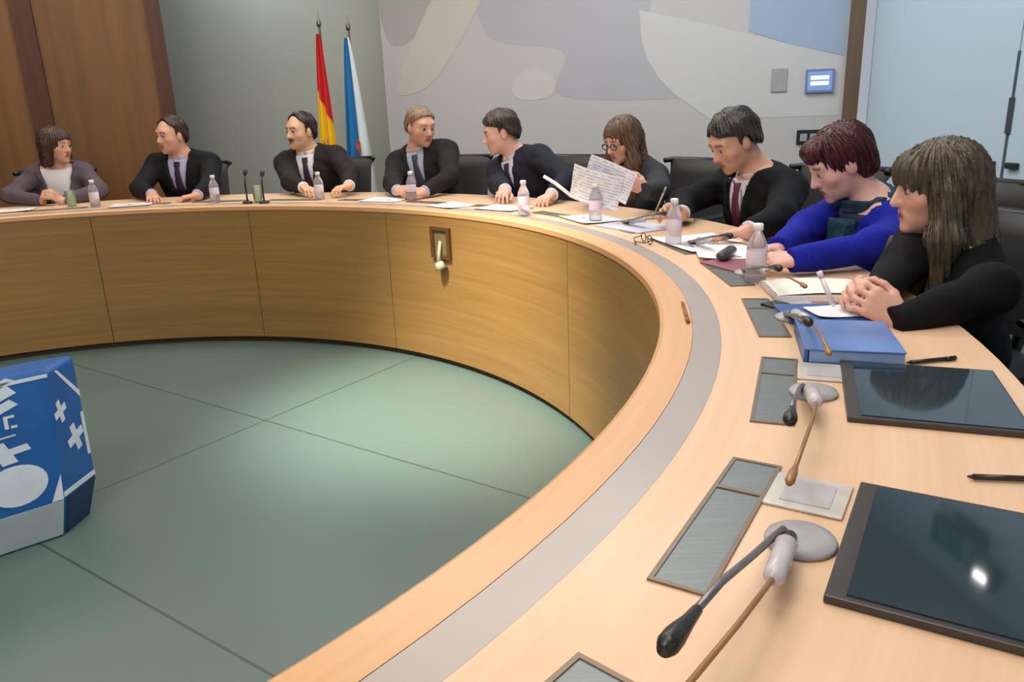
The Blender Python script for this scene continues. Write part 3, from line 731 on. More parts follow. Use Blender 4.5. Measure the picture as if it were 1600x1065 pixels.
OFF9 = np.array([(i, j, k) for i in range(9) for j in range(9) for k in range(9)])
def surface(f, lo, hi, h):
    """sparse surface nets of the distance field f inside the box lo..hi"""
    lo = np.floor(np.array(lo)/h)*h
    c = 8*h
    n = np.maximum(np.ceil((np.array(hi)-lo)/c).astype(int), 1)
    I = np.array([(i, j, k) for i in range(n[0]) for j in range(n[1]) for k in range(n[2])])
    # superblocks of 4^3 for culling
    sb = (I//4)@np.array([10000, 100, 1]); order = np.argsort(sb, kind='stable'); I = I[order]; sb = sb[order]
    cuts = np.flatnonzero(np.diff(sb))+1
    keep = []
    for blk in np.split(I, cuts):
        P = (lo+(blk+0.5)*c).astype(np.float32)
        keep.append(blk[np.abs(f(P)) < c*0.87*1.35+0.012])
    K = [k for k in keep if len(k)]
    if not K: return None
    st = np.array([1, 4096, 4096*4096], dtype=np.int64)
    cid = []; cv = []; edges = []
    for blk in K:
        nb = len(blk)
        G = (blk[:, None, :]*8+OFF9[None]).reshape(-1, 3)
        V = f((lo+G*h).astype(np.float32)).reshape(nb, 9, 9, 9)
        S = V < 0
        c8 = [(a, b, d) for a in (0, 1) for b in (0, 1) for d in (0, 1)]
        cnt = sum(S[:, a:a+8, b:b+8, d:d+8].astype(np.int8) for a, b, d in c8)
        w = np.argwhere((cnt > 0) & (cnt < 8))
        if len(w):
            bi, x, y, z = w.T
            acc = np.zeros((len(w), 3)); num = np.zeros(len(w))
            for ax in range(3):
                for o in c8:
                    if o[ax]: continue
                    o2 = list(o); o2[ax] = 1
                    va = V[bi, x+o[0], y+o[1], z+o[2]]; vb = V[bi, x+o2[0], y+o2[1], z+o2[2]]
                    m_ = (va < 0) != (vb < 0)
                    t_ = np.where(m_, va/np.where(m_, va-vb, 1), 0)
                    p = np.zeros((len(w), 3)); p[:] = o; p[:, ax] += t_
                    acc += p*m_[:, None]; num += m_
            cell = blk[bi]*8+np.stack([x, y, z], 1)
            cid.append(cell@st); cv.append(lo+(cell+acc/num[:, None])*h)
        for ax in range(3):
            s0 = S[:, :8, :8, :8]
            s1 = S[:, 1:, :8, :8] if ax == 0 else (S[:, :8, 1:, :8] if ax == 1 else S[:, :8, :8, 1:])
            e = np.argwhere(s0 != s1)
            if len(e):
                g = blk[e[:, 0]]*8+e[:, 1:]
                fl = s0[e[:, 0], e[:, 1], e[:, 2], e[:, 3]]
                edges.append((ax, g, fl))
    if not cid: return None
    cid = np.concatenate(cid); cv = np.concatenate(cv)
    so = np.argsort(cid); cid = cid[so]; cv = cv[so]
    faces = []
    for ax, g, fl in edges:
        b1 = np.zeros(3, int); b2 = np.zeros(3, int); b1[(ax+1) % 3] = 1; b2[(ax+2) % 3] = 1
        q = np.stack([(g-b1-b2)@st, (g-b2)@st, g@st, (g-b1)@st], 1)
        idx = np.searchsorted(cid, q); idx = np.minimum(idx, len(cid)-1)
        ok = (cid[idx] == q).all(1)
        idx = idx[ok]; fl = fl[ok]
        idx[~fl] = idx[~fl][:, ::-1]
        faces.append(idx)
    return cv, np.concatenate(faces)

def meshobj(name, vf, mt, parent, col=None):
    v, f = vf
    me = bpy.data.meshes.new(name)
    base = np.array(parent.location)
    me.vertices.add(len(v)); me.vertices.foreach_set('co', (v-base).astype(np.float32).ravel())
    me.loops.add(len(f)*4); me.polygons.add(len(f))
    me.loops.foreach_set('vertex_index', f.astype(np.int32).ravel())
    me.polygons.foreach_set('loop_start', np.arange(0, len(f)*4, 4, dtype=np.int32))
    me.polygons.foreach_set('use_smooth', np.ones(len(f), bool))
    me.update(calc_edges=True); me.validate()
    me.materials.append(mt)
    if col is not None:
        a = me.color_attributes.new('col', 'FLOAT_COLOR', 'POINT')
        a.data.foreach_set('color', np.concatenate([col, np.ones((len(col), 1))], 1).astype(np.float32).ravel())
    return link(bpy.data.objects.new(name, me), parent)

def hand_prims(W, D, Nn, right, s, curl, spread=1.0, thumb=0.5, point=False):
    """wrist W, finger direction D, palm normal Nn; returns palm prims, finger prims"""
    W = np.array(W, float); D = nrm(D); Nn = np.array(Nn, float); Nn = nrm(Nn-D*(Nn@D))
    S = np.cross(D, Nn)*(1 if right else -1)      # towards the thumb
    palm = []; fin = []
    kn = []
    for i, so in enumerate((0.031, 0.0105, -0.0105, -0.030)):
        k = W+D*(0.092-0.004*abs(i-1))*s+S*so*s
        palm.append(cone(W+D*0.012*s+S*so*0.55*s, k, 0.0150*s, 0.0118*s)); kn.append(k)
    palm.append(cone(W+D*0.02*s+S*0.022*s+Nn*0.006*s, W+D*0.05*s+S*0.034*s+Nn*0.008*s, 0.016*s, 0.013*s))
    lens = (0.074, 0.082, 0.076, 0.058)
    for i in range(4):
        cu = curl[i] if hasattr(curl, '__len__') else curl
        p = kn[i]; ang_ = 0.15
        sp = (0.10, 0.02, -0.06, -0.14)[i]*spread
        for j, fr in enumerate((0.45, 0.31, 0.24)):
            ang_ += cu*(0.75, 1.0, 0.65)[j]
            dd = D*math.cos(ang_)+Nn*math.sin(ang_)+S*sp
            dd = nrm(dd)
            q = p+dd*lens[i]*fr*s
            r0 = (0.0092, 0.0084, 0.0076)[j]*s; r1 = (0.0084, 0.0076, 0.0066)[j]*s
            if i == 3: r0 *= 0.88; r1 *= 0.88
            fin.append(cone(p, q, r0, r1)); p = q
    b0 = W+D*0.022*s+S*0.022*s+Nn*0.006*s
    b1 = b0+(S*0.62+D*0.62+Nn*(0.15+0.4*thumb))*0.044*s
    b2 = b1+nrm(S*(0.40-0.4*thumb)+D*0.85+Nn*0.35*thumb)*0.034*s
    b3 = b2+nrm(S*(0.20-0.6*thumb)+D*0.95+Nn*0.45*thumb)*0.028*s
    fin += [cone(b0, b1, 0.0145*s, 0.0115*s), cone(b1, b2, 0.0108*s, 0.0098*s), cone(b2, b3, 0.0098*s, 0.0078*s)]
    return palm, fin

def ik(S, W, hint, l1, l2):
    S = np.array(S, float); W = np.array(W, float)
    d = np.linalg.norm(W-S)
    if d > (l1+l2)*0.985:
        W = S+(W-S)/d*(l1+l2)*0.985; d = (l1+l2)*0.985
    a = (l1*l1-l2*l2+d*d)/(2*d); hh = math.sqrt(max(l1*l1-a*a, 0))
    u = (W-S)/d; hint = np.array(hint, float); hv = nrm(hint-u*(hint@u))
    return S+u*a+hv*hh, W

def cloth(name, rgb, rough=0.85, ns=90, amt=0.18, **k): return mat(name, rgb, rough, nscale=ns, namt=amt, bump=0.10, spec=0.2, **k)

def person(label, head, hip, heading, hhead, hpitch=0.0, hroll=0.0, male=True, sc=1.0, res=0.006, hands=(), skin=(205, 152, 122),
           hair='short', haircol=(50, 36, 28), jacket=(28, 28, 32), shirt=(225, 225, 232), tie=None, vneck=0.075, trousers=(30, 30, 34),
           scarf=None, moustache=False, lanyard=None, vz=0.12, stripe=False, glasses=False, neckfwd=0.035, collar=True, shjit=0.0):
    head = np.array(head, float); hip = np.array(hip, float)
    t = empty('person', label, 'person', loc=(float(hip[0]), float(hip[1]), PZ))
    g = sc*(1.0 if male else 0.94)
    hd = math.radians(heading); Fh = np.array([math.cos(hd), math.sin(hd), 0.0])
    # --- head frame
    hh = math.radians(hhead); hp = math.radians(hpitch)
    f0 = np.array([math.cos(hh), math.sin(hh), 0.0]); r0 = np.array([f0[1], -f0[0], 0.0]); z_ = np.array([0, 0, 1.0])
    HF = f0*math.cos(hp)-z_*math.sin(hp); HU = z_*math.cos(hp)+f0*math.sin(hp); HR = r0
    cr, sr = math.cos(math.radians(hroll)), math.sin(math.radians(hroll))
    HR, HU = HR*cr-HU*sr, HU*cr+HR*sr
    HX = np.array([HR, HF, HU])
    def hl(x, y, z): return head+(HR*x+HF*y+HU*z)*g
    # --- torso frame
    Nb = head-HU*0.165*g-HF*0.02*g-Fh*neckfwd*g*0.4
    Nb[2] = head[2]-0.142*g
    TU = nrm(Nb-hip); L = float(np.linalg.norm(Nb-hip))
    TF = nrm(Fh-TU*(Fh@TU)); TR = np.cross(TF, TU); TX = np.array([TR, TF, TU])
    def tl(x, y, z): return hip+TR*x*g+TF*y*g+TU*z*L
    w = 1.0 if male else 0.86
    torso = [ell(tl(0, -0.01, 0.03), TX, (0.165*g*(1 if male else 1.02), 0.118*g, 0.125*g)),
             ell(tl(0, 0.0, 0.34), TX, (0.148*w*g, 0.108*g, 0.17*g)),
             ell(tl(0, 0.005, 0.68), TX, (0.170*w*g, 0.115*g, 0.185*g)),
             cone(tl(-0.155*w, -0.008, 0.885), tl(0.155*w, -0.008, 0.885), 0.066*g, 0.066*g),
             cone(tl(-0.09*w, -0.02, 0.93), tl(0, -0.015, 1.02), 0.05*g, 0.052*g), cone(tl(0.09*w, -0.02, 0.93), tl(0, -0.015, 1.02), 0.05*g, 0.052*g)]
    if not male:
        torso += [ell(tl(sx*0.072, 0.085, 0.62), TX, (0.066*g, 0.06*g, 0.062*g)) for sx in (-1, 1)]
    neck = [cone(tl(0, -0.012, 0.98), hl(0, -0.025, -0.055), 0.060*g*(1 if male else 0.85), 0.054*g*(1 if male else 0.86))]
    hs = 1.0 if male else 0.95
    headp = [ell(hl(0, -0.012, 0.034), HX, np.array((0.077, 0.096, 0.087))*g*hs),
             ell(hl(0, 0.022, -0.03), HX, np.array((0.064, 0.072, 0.080))*g*hs),
             ell(hl(0, 0.05, -0.075), HX, np.array((0.040, 0.042, 0.034))*g*hs),
             cone(hl(-0.035, 0.070, 0.030), hl(0.035, 0.070, 0.030), 0.017*g, 0.017*g),
             cone(hl(-0.042, 0.058, -0.022), hl(0.042, 0.058, -0.022), 0.018*g, 0.018*g)]
    feat = [cone(hl(0, 0.087, 0.016), hl(0, 0.107, -0.024), 0.0085*g, 0.0125*g), cone(hl(-0.011, 0.094, -0.028), hl(0.011, 0.094, -0.028), 0.009*g, 0.009*g),
            cone(hl(-0.018, 0.085, -0.054), hl(0.018, 0.085, -0.054), 0.0070*g, 0.0070*g), cone(hl(-0.016, 0.083, -0.065), hl(0.016, 0.083, -0.065), 0.0078*g, 0.0078*g),
            ell(hl(0, 0.079, -0.096), HX, np.array((0.022, 0.016, 0.016))*g)]
    ears = [ell(hl(sx*0.076*hs, -0.006, -0.008), HX, np.array((0.011, 0.020, 0.032))*g) for sx in (-1, 1)]
    eyes = [ell(hl(sx*0.031, 0.078, 0.006), HX, np.array((0.0165, 0.013, 0.0105))*g) for sx in (-1, 1)]
    # --- arms
    arms = []; palms = []; fins = []; armjoints = []
    l1, l2 = 0.292*g, 0.262*g
    for hnd in hands:
        right = hnd['side'] == 'R'; sx = 1 if right else -1
        Sh = tl(sx*0.190*w, -0.005, 0.875)
        D = nrm(hnd['D']); Wt = np.array(hnd['pos'], float)-D*0.07*g
        hint = np.array(hnd.get('hint', (0, 0, 0)), float)
        if not hint.any(): hint = TR*sx*1.0-np.array([0, 0, 0.55])-Fh*0.25
        E, Wt = ik(Sh, Wt, hint, l1, l2)
        if E[2] < TZ+0.068: E[2] = TZ+0.068
        arms.append((Sh, E, Wt))
        p, f_ = hand_prims(Wt, D, hnd['N'], right, g*0.90, hnd.get('curl', 0.35), hnd.get('spread', 1.0), hnd.get('thumb', 0.5))
        palms.append(p); fins.append(f_)
    armp = []
    for Sh, E, Wt in arms:
        armp += [cone(Sh, E, 0.056*g*(1 if male else 0.88), 0.041*g), cone(E, Wt, 0.042*g*(1 if male else 0.9), 0.0275*g)]
    # --- legs
    legs = []; shoes = []
    for sx in (-1, 1):
        hj = tl(sx*0.088, 0.02, 0.0); kn = hip+Fh*0.43*g+TR*sx*0.115*g; kn[2] = PZ+0.485
        an = kn-Fh*0.03+TR*sx*0.01; an[2] = PZ+0.09
        legs += [cone(hj, kn, 0.082*g, 0.056*g), cone(kn, an, 0.054*g, 0.038*g)]
        to = an+Fh*0.16*g; to[2] = PZ+0.035; he = an-Fh*0.04; he[2] = PZ+0.04
        shoes.append([cone(he, to, 0.036*g, 0.033*g), cone(an+np.array([0, 0, 0.02]), he+Fh*0.06, 0.046*g, 0.036*g)])
        legs.append(cone(an, to, 0.034*g, 0.026*g))
    core = torso+armp
    allp = core+neck+headp+legs
    def fbody(P):
        d = union(core+neck+headp, P, 0.032*g)
        d = smin(d, union(legs, P, 0.02), 0.03)
        # face
        c = head
        near = np.linalg.norm(P-c.astype(np.float32), axis=1).min()
        if near < 0.2:
            sk_ = union([ell(hl(sx*0.033, 0.096, 0.008), HX, np.array((0.022, 0.020, 0.013))*g) for sx in (-1, 1)], P, 0.001)
            d = -smin(-d, sk_, 0.014) if False else np.maximum(d, -(sk_+0.002))
            d = smin(d, union(feat, P, 0.008), 0.010)
            d = smin(d, union(ears, P, 0.004), 0.006)
            d = np.minimum(d, union(eyes, P, 0.001))
        for p, f_ in zip(palms, fins):
            pa = union(p, P, 0.014)
            d = smin(d, pa, 0.016)
            fi = None
            for q in (f_[0:3], f_[3:6], f_[6:9], f_[9:12], f_[12:15]):
                x = union(q, P, 0.005); fi = x if fi is None else np.minimum(fi, x)
            d = smin(d, fi, 0.006)
        return d
    pts = np.array([p[5] for p in allp]+[q[5] for f_ in fins for q in f_]); rad = np.array([p[6] for p in allp]+[q[6] for f_ in fins for q in f_])
    lo = (pts-rad[:, None]).min(0)-0.02; hi = (pts+rad[:, None]).max(0)+0.03; lo[2] = PZ+0.004
    vf = surface(fbody, lo, hi, res)
    v = vf[0]; q = ((v-head)@HX.T)/g
    col = np.tile(np.array(srgb(skin)[:3]), (len(v), 1))
    x, y, z = np.abs(q[:, 0]), q[:, 1], q[:, 2]
    def paint(mask, c, a=1.0):
        col[mask] = col[mask]*(1-a)+np.array(srgb(c)[:3])*a
    fr = y > 0.03
    paint(fr & (((x-0.04)/0.026)**2+((z+0.03)/0.022)**2 < 1), (204, 120, 104), 0.22)
    paint(fr & (z < -0.05) & (x < 0.055), (150, 110, 92), 0.12 if male else 0.0)
    paint(fr & (((x)/0.024)**2+((z+0.0595)/0.011)**2 < 1), (170, 88, 84), 0.8)
    paint(fr & (y > 0.07) & (((x-0.031)/0.017)**2+((z-0.006)/0.009)**2 < 1), (188, 170, 160), 0.85)
    paint(fr & (y > 0.07) & (((x-0.031)/0.0075)**2+((z-0.006)/0.0085)**2 < 1), (46, 32, 26), 1.0)
    paint(fr & (y > 0.055) & (np.abs(z-0.031-0.10*(0.03-np.abs(x-0.03))) < 0.0055) & (x > 0.012) & (x < 0.052), haircol, 0.8)
    paint((((q[:, 0])/0.013)**2+((y-0.088)/0.03)**2+((z+0.0595)/0.0035)**2 < 1), (96, 44, 40), 0.8)
    if moustache: paint(fr & (((x)/0.036)**2+((z+0.046)/0.0095)**2 < 1), (52, 36, 30), 0.9)
    # skin under the clothes is never seen; hands slightly pinker
    meshobj('body', vf, M_SKINS, t, col)

    # ---------------- clothes
    def tloc(P):
        d = P-hip.astype(np.float32)
        return d@TR.astype(np.float32)/g, d@TF.astype(np.float32)/g, d@TU.astype(np.float32)/L
    def wr(P, a): return a*(np.sin(P[:, 0]*55+P[:, 2]*31)*np.sin(P[:, 1]*47-P[:, 2]*40+1.3)+0.6*np.sin(P[:, 2]*90+P[:, 0]*20))
    def shoulderpads(): return [cone(tl(-0.19*w, -0.008, 0.90), tl(0.19*w, -0.008, 0.90), 0.045*g, 0.045*g)] if male else []
    sleeves = []
    for Sh, E, Wt in arms:
        cu = E+(Wt-E)*(0.99 if male else 1.10)
        sleeves += [cone(Sh, E, 0.073*g*(1 if male else 0.9), 0.057*g), cone(E, cu, 0.057*g*(1 if male else 0.92), 0.040*g)]
    jp = [('c', *p[1:]) if p[0] == 'c' else p for p in torso]
    vtop = 1.10
    def vcut(P, x, y, z):
        # opening between the lapels: wedge widening upwards
        half = vneck*np.clip((z-vz)/(0.98-vz), 0, 1.4)
        return np.maximum(np.abs(x)-half, -(y-0.0)) * g      # negative inside the opening
    def neckhole(P): return union(neck, P, 0.01)-0.016*g
    def fjacket(P):
        d = union(jp+shoulderpads(), P, 0.03, 0.020*g)
        x, y, z = tloc(P)
        vc = vcut(P, x, y, z)
        lap = (np.abs(vc-0.016*g) < 0.016*g) & (y > 0.02) & (z > vz)
        d = d-np.where(lap, 0.006, 0.0).astype(np.float32)
        d = np.maximum(d, -vc)
        d = np.maximum(d, (z-1.075)*L)
        d = smin(d, union(sleeves, P, 0.03, 0.0), 0.03)
        d = d+wr(P, 0.0022)
        d = np.maximum(d, -neckhole(P))
        d = np.maximum(d, (-0.12-z)*L)
        for Sh, E, Wt in arms:      # cuff plane
            ax = nrm(Wt-E)
            dd = (P-Wt.astype(np.float32))@ax.astype(np.float32)
            near = np.linalg.norm(P-Wt.astype(np.float32), axis=1) < 0.13
            d = np.where(near, np.maximum(d, dd+(0.012 if male else -0.030)), d)
        return d
    tp = np.array([p[5] for p in torso+sleeves]); tr = np.array([p[6] for p in torso+sleeves])
    lo2 = (tp-tr[:, None]).min(0)-0.05; hi2 = (tp+tr[:, None]).max(0)+0.05
    jres = max(res, 0.007)
    meshobj('jacket' if male or not scarf else 'jacket', surface(fjacket, lo2, hi2, jres), cloth('jacket_cloth', jacket), t)
    # shirt: torso front, collar and cuffs
    def fshirt(P):
        x, y, z = tloc(P)
        d = union(torso, P, 0.03, 0.008*g)
        d = np.maximum(d, np.maximum(np.abs(x)-0.11, -(y+0.02))*g)
        d = np.maximum(d, (0.1-z)*L)
        d = np.maximum(d, (z-1.0)*L)
        if collar:
            nk = union(neck, P, 0.01)
            tloc_z = (z-0.985)*L
            ring = np.maximum(np.maximum(nk-0.016*g, -(nk-0.004*g)), np.maximum(np.abs(tloc_z-0.006)-0.026*g, -10))
            ring = np.maximum(ring, -np.maximum(np.abs(x)-0.010, -(y-0.01))*g)
            d = np.minimum(d, ring)
        return d
    if shirt:
        sm = striped('striped_shirt', shirt, (120, 120, 150), 70, 0.35, 'Object', 0) if stripe else mat('shirt_cotton', shirt, 0.8, nscale=60, namt=0.04)
        meshobj('shirt', surface(fshirt, lo2, hi2+np.array([0, 0, 0.08]), max(res*0.85, 0.005)), sm, t)
    if shirt and male:
        for Sh, E, Wt in arms:
            ax = nrm(Wt-E); c0 = Wt-ax*0.045; c1 = Wt-ax*0.002
            def fcuff(P):
                rr = pd(cone(c0, c1, 0.0385*g, 0.0365*g), P)
                return np.maximum(rr, np.abs((P-((c0+c1)/2).astype(np.float32))@ax.astype(np.float32))-0.022)
            meshobj('shirt_cuff', surface(fcuff, (c0+c1)/2-0.07, (c0+c1)/2+0.07, 0.006), sm, t)
    if tie:
        def ftie(P):
            x, y, z = tloc(P)
            hw = 0.016+0.026*np.clip((0.93-z)/0.55, 0, 1)
            hw = np.where(z > 0.925, 0.021, hw)
            d = union(torso+neck, P, 0.03, 0.016*g)
            d = np.maximum(d, -union(torso+neck, P, 0.03, 0.006*g))
            d = np.maximum(d, (np.abs(x)-hw)*g); d = np.maximum(d, -(y-0.02)*g); d = np.maximum(d, (0.34-z)*L)
            return np.maximum(d, (z-0.985)*L)
        vf = surface(ftie, lo2, hi2, 0.005)
        if vf: meshobj('tie', vf, mat('tie_silk', tie, 0.45, nscale=70, namt=0.2), t)
    if lanyard:
        def flan(P):
            x, y, z = tloc(P)
            hw = 0.075*np.clip((z-0.2)/0.8, 0, 1.2)
            d = union(torso+neck, P, 0.03, 0.021*g); d = np.maximum(d, -union(torso+neck, P, 0.03, 0.012*g))
            d = np.maximum(d, (np.abs(np.abs(x)-hw)-0.007)*g); d = np.maximum(d, -(y-0.01)*g); d = np.maximum(d, (0.2-z)*L)
            return np.maximum(d, (z-1.02)*L)
        vf = surface(flan, lo2, hi2, 0.005)
        if vf: meshobj('lanyard', vf, mat('lanyard_band', lanyard, 0.6), t)
    if scarf:
        def fscarf(P):
            x, y, z = tloc(P)
            nk = union(neck, P, 0.02)
            ring = np.maximum(nk-0.040*g, -(nk-0.006*g)); ring = np.maximum(ring, np.abs((z-0.985)*L-0.004)-0.042*g)
            base = union(torso, P, 0.03, 0.056*g); base = np.maximum(base, -union(torso, P, 0.03, 0.024*g))
            tail = np.maximum(base, (np.abs(np.abs(x)-0.055)-0.042)*g); tail = np.maximum(tail, -(y-0.0)*g); tail = np.maximum(tail, (0.30-z)*L); tail = np.maximum(tail, (z-0.99)*L)
            return smin(ring, tail, 0.03)+0.004*np.sin(P[:, 0]*120+P[:, 1]*90+P[:, 2]*15)
        meshobj('scarf', surface(fscarf, lo2, hi2+np.array([0, 0, 0.08]), max(res, 0.006)), cloth('scarf_wool', scarf, ns=50, amt=0.35), t)
    # trousers
    def ftr(P):
        d = smin(union(legs, P, 0.02, 0.012), union(torso[:2], P, 0.03, 0.010), 0.04)
        x, y, z = tloc(P)
        d = np.maximum(d, (z-0.16)*L)
        return np.maximum(d, PZ+0.10-P[:, 2])
    lp = np.array([p[5] for p in legs]); lr = np.array([p[6] for p in legs])
    meshobj('trousers', surface(ftr, (lp-lr[:, None]).min(0)-0.12, (lp+lr[:, None]).max(0)+0.14, 0.012), cloth('trouser_cloth', trousers), t)
    for sh in shoes:
        def fsh(P): return np.maximum(union(sh, P, 0.02, 0.008), PZ+0.002-P[:, 2])
        sp = np.array([p[5] for p in sh])
        meshobj('shoe', surface(fsh, sp.min(0)-0.17, sp.max(0)+0.17, 0.008), M_BLACK, t)
    # ---------------- hair
    def hq(P):
        q = ((P-head.astype(np.float32))@HX.T.astype(np.float32))/g
        return q[:, 0], q[:, 1], q[:, 2]
    hc = headp[0]
    def strands(x, y, z, a=0.0035): 
        th = np.arctan2(x, -(y+0.01)); return a*(np.sin(th*34+z*18)+0.7*np.sin(th*57-z*30+1.0))
    def fhair(P):
        x, y, z = hq(P)
        ax = np.abs(x)
        if hair in ('short', 'receding', 'cropped'):
            infl = {'short': 0.017, 'receding': 0.012, 'cropped': 0.010}[hair]
            d = union([hc, ell(hl(0, -0.03, -0.005), HX, np.array((0.073, 0.074, 0.075))*g)], P, 0.02, infl*g)
            b0 = {'short': (0.88, 0.010), 'receding': (1.10, 0.032), 'cropped': (0.95, 0.016)}[hair]
            line = (b0[0]*y+b0[1]-z)/1.33
            if hair == 'receding': line = np.maximum(line, np.minimum(0.02, (y-0.045)))
            if hair == 'short': line = line+0.010*np.sin(x*60+0.6)*(y > 0)
            side = np.maximum(np.maximum(ax*0-1, -0.045-z), -(0.02-np.abs(y+0.018)))   # sideburns
            line = np.minimum(line, np.maximum(np.maximum(np.abs(y-0.010)-0.009, -0.018-z), 0.058-ax))
            # keep the ears free
            ear = np.sqrt(((y+0.006)/0.024)**2+((z+0.012)/0.036)**2)-1
            line = np.maximum(line, np.where(ax > 0.05, -ear*0.025, -1))
            d = np.maximum(d+strands(x, y, z, 0.0025)+0.0035*np.sin(x*70+y*45+1.0)*np.sin(z*60-y*50), line*g)
            return d
        op_c = {'bob': (0, 0.105, -0.035), 'long': (0, 0.105, -0.04), 'fringe': (0, 0.116, -0.052), 'pixie': (0, 0.100, -0.045)}[hair]
        op_r = {'bob': (0.062, 0.085, 0.092), 'long': (0.058, 0.085, 0.098), 'fringe': (0.050, 0.066, 0.082), 'pixie': (0.080, 0.088, 0.092)}[hair]
        if hair == 'pixie':
            prs = [ell(hl(0, -0.022, 0.038), HX, np.array((0.089, 0.107, 0.096))*g), ell(hl(0, -0.06, -0.03), HX, np.array((0.068, 0.058, 0.072))*g), ell(hl(0.0, 0.06, 0.085), HX, np.array((0.06, 0.04, 0.032))*g)]
        elif hair == 'bob':
            prs = [ell(hl(0, -0.018, 0.036), HX, np.array((0.097, 0.114, 0.102))*g)]
            for sx in (-1, 1): prs.append(cone(hl(sx*0.068, -0.005, 0.0), hl(sx*0.082, 0.005, -0.115), 0.036*g, 0.028*g))
            prs.append(cone(hl(0, -0.06, -0.01), hl(0, -0.075, -0.125), 0.074*g, 0.06*g))
        else:
            prs = [ell(hl(0, -0.016, 0.032), HX, np.array((0.091, 0.112, 0.097))*g)]
            ln = 0.30 if hair == 'long' else 0.27
            dn = np.array([0, 0, -1.0])
            for sx in (-1, 1):
                a_ = hl(sx*0.068, 0.0, -0.01); b_ = a_+dn*0.12*g+HR*sx*0.018*g; c__ = b_+dn*(ln-0.12)*g+HF*0.012*g+HR*sx*0.012
                prs += [cone(a_, b_, 0.037*g, 0.040*g), cone(b_, c__, 0.040*g, 0.020*g)]
            a_ = hl(0, -0.055, -0.02); b_ = a_+dn*0.15*g-HF*0.03*g; c__ = b_+dn*(ln-0.10)*g-HF*0.005*g
            prs += [cone(a_, b_, 0.080*g, 0.080*g), cone(b_, c__, 0.080*g, 0.052*g)]
            if hair == 'fringe': prs.append(ell(hl(0, 0.062, 0.052), HX, np.array((0.068, 0.036, 0.046))*g))
        d = union(prs, P, 0.03)+strands(x, y, z)
        op = pd(ell(hl(*op_c), HX, np.array(op_r)*g), P)
        d = np.maximum(d, -op)
        # do not fill the neck and face
        d = np.maximum(d, -(union(headp+neck, P, 0.02)+0.004))
        if hair == 'pixie': d = np.maximum(d, np.where(y > 0.0, -0.02-z+0.3*np.maximum(0.02-y, 0), -0.085-z)*g)
        return d
    ex = 0.42 if hair in ('long', 'fringe') else 0.22
    meshobj('hair', surface(fhair, head-np.array([0.2, 0.2, ex]), head+0.2, max(0.004, res*0.8)),
            mat('hair_strands', haircol, 0.42, nscale=26, namt=0.45, bump=0.25, stretch=(3, 3, 0.6)), t)
    if glasses:
        s = MB()
        for sx in (-1, 1):
            s.tube([Vector(hl(sx*0.033+0.024*math.cos(k*PI/8), 0.100, 0.004+0.017*math.sin(k*PI/8)))-Vector(t.location) for k in range(17)], 0.0022, n=6, cap=False)
            s.tube([Vector(hl(sx*0.057, 0.098, 0.008))-Vector(t.location), Vector(hl(sx*0.080, 0.0, 0.008))-Vector(t.location)], 0.002, n=6)
        s.tube([Vector(hl(-0.009, 0.102, 0.006))-Vector(t.location), Vector(hl(0.009, 0.102, 0.006))-Vector(t.location)], 0.0022, n=6)
        s.build('eyeglasses', M_BLACKP, t)
    return t

DN = (0, 0, -1)
def seat(r, a): 
    p = pol(r, a); return (p.x, p.y, PZ+0.49)
CHAIRS = []
def V2(a): return np.array([math.cos(math.radians(a)), math.sin(math.radians(a)), 0.0])

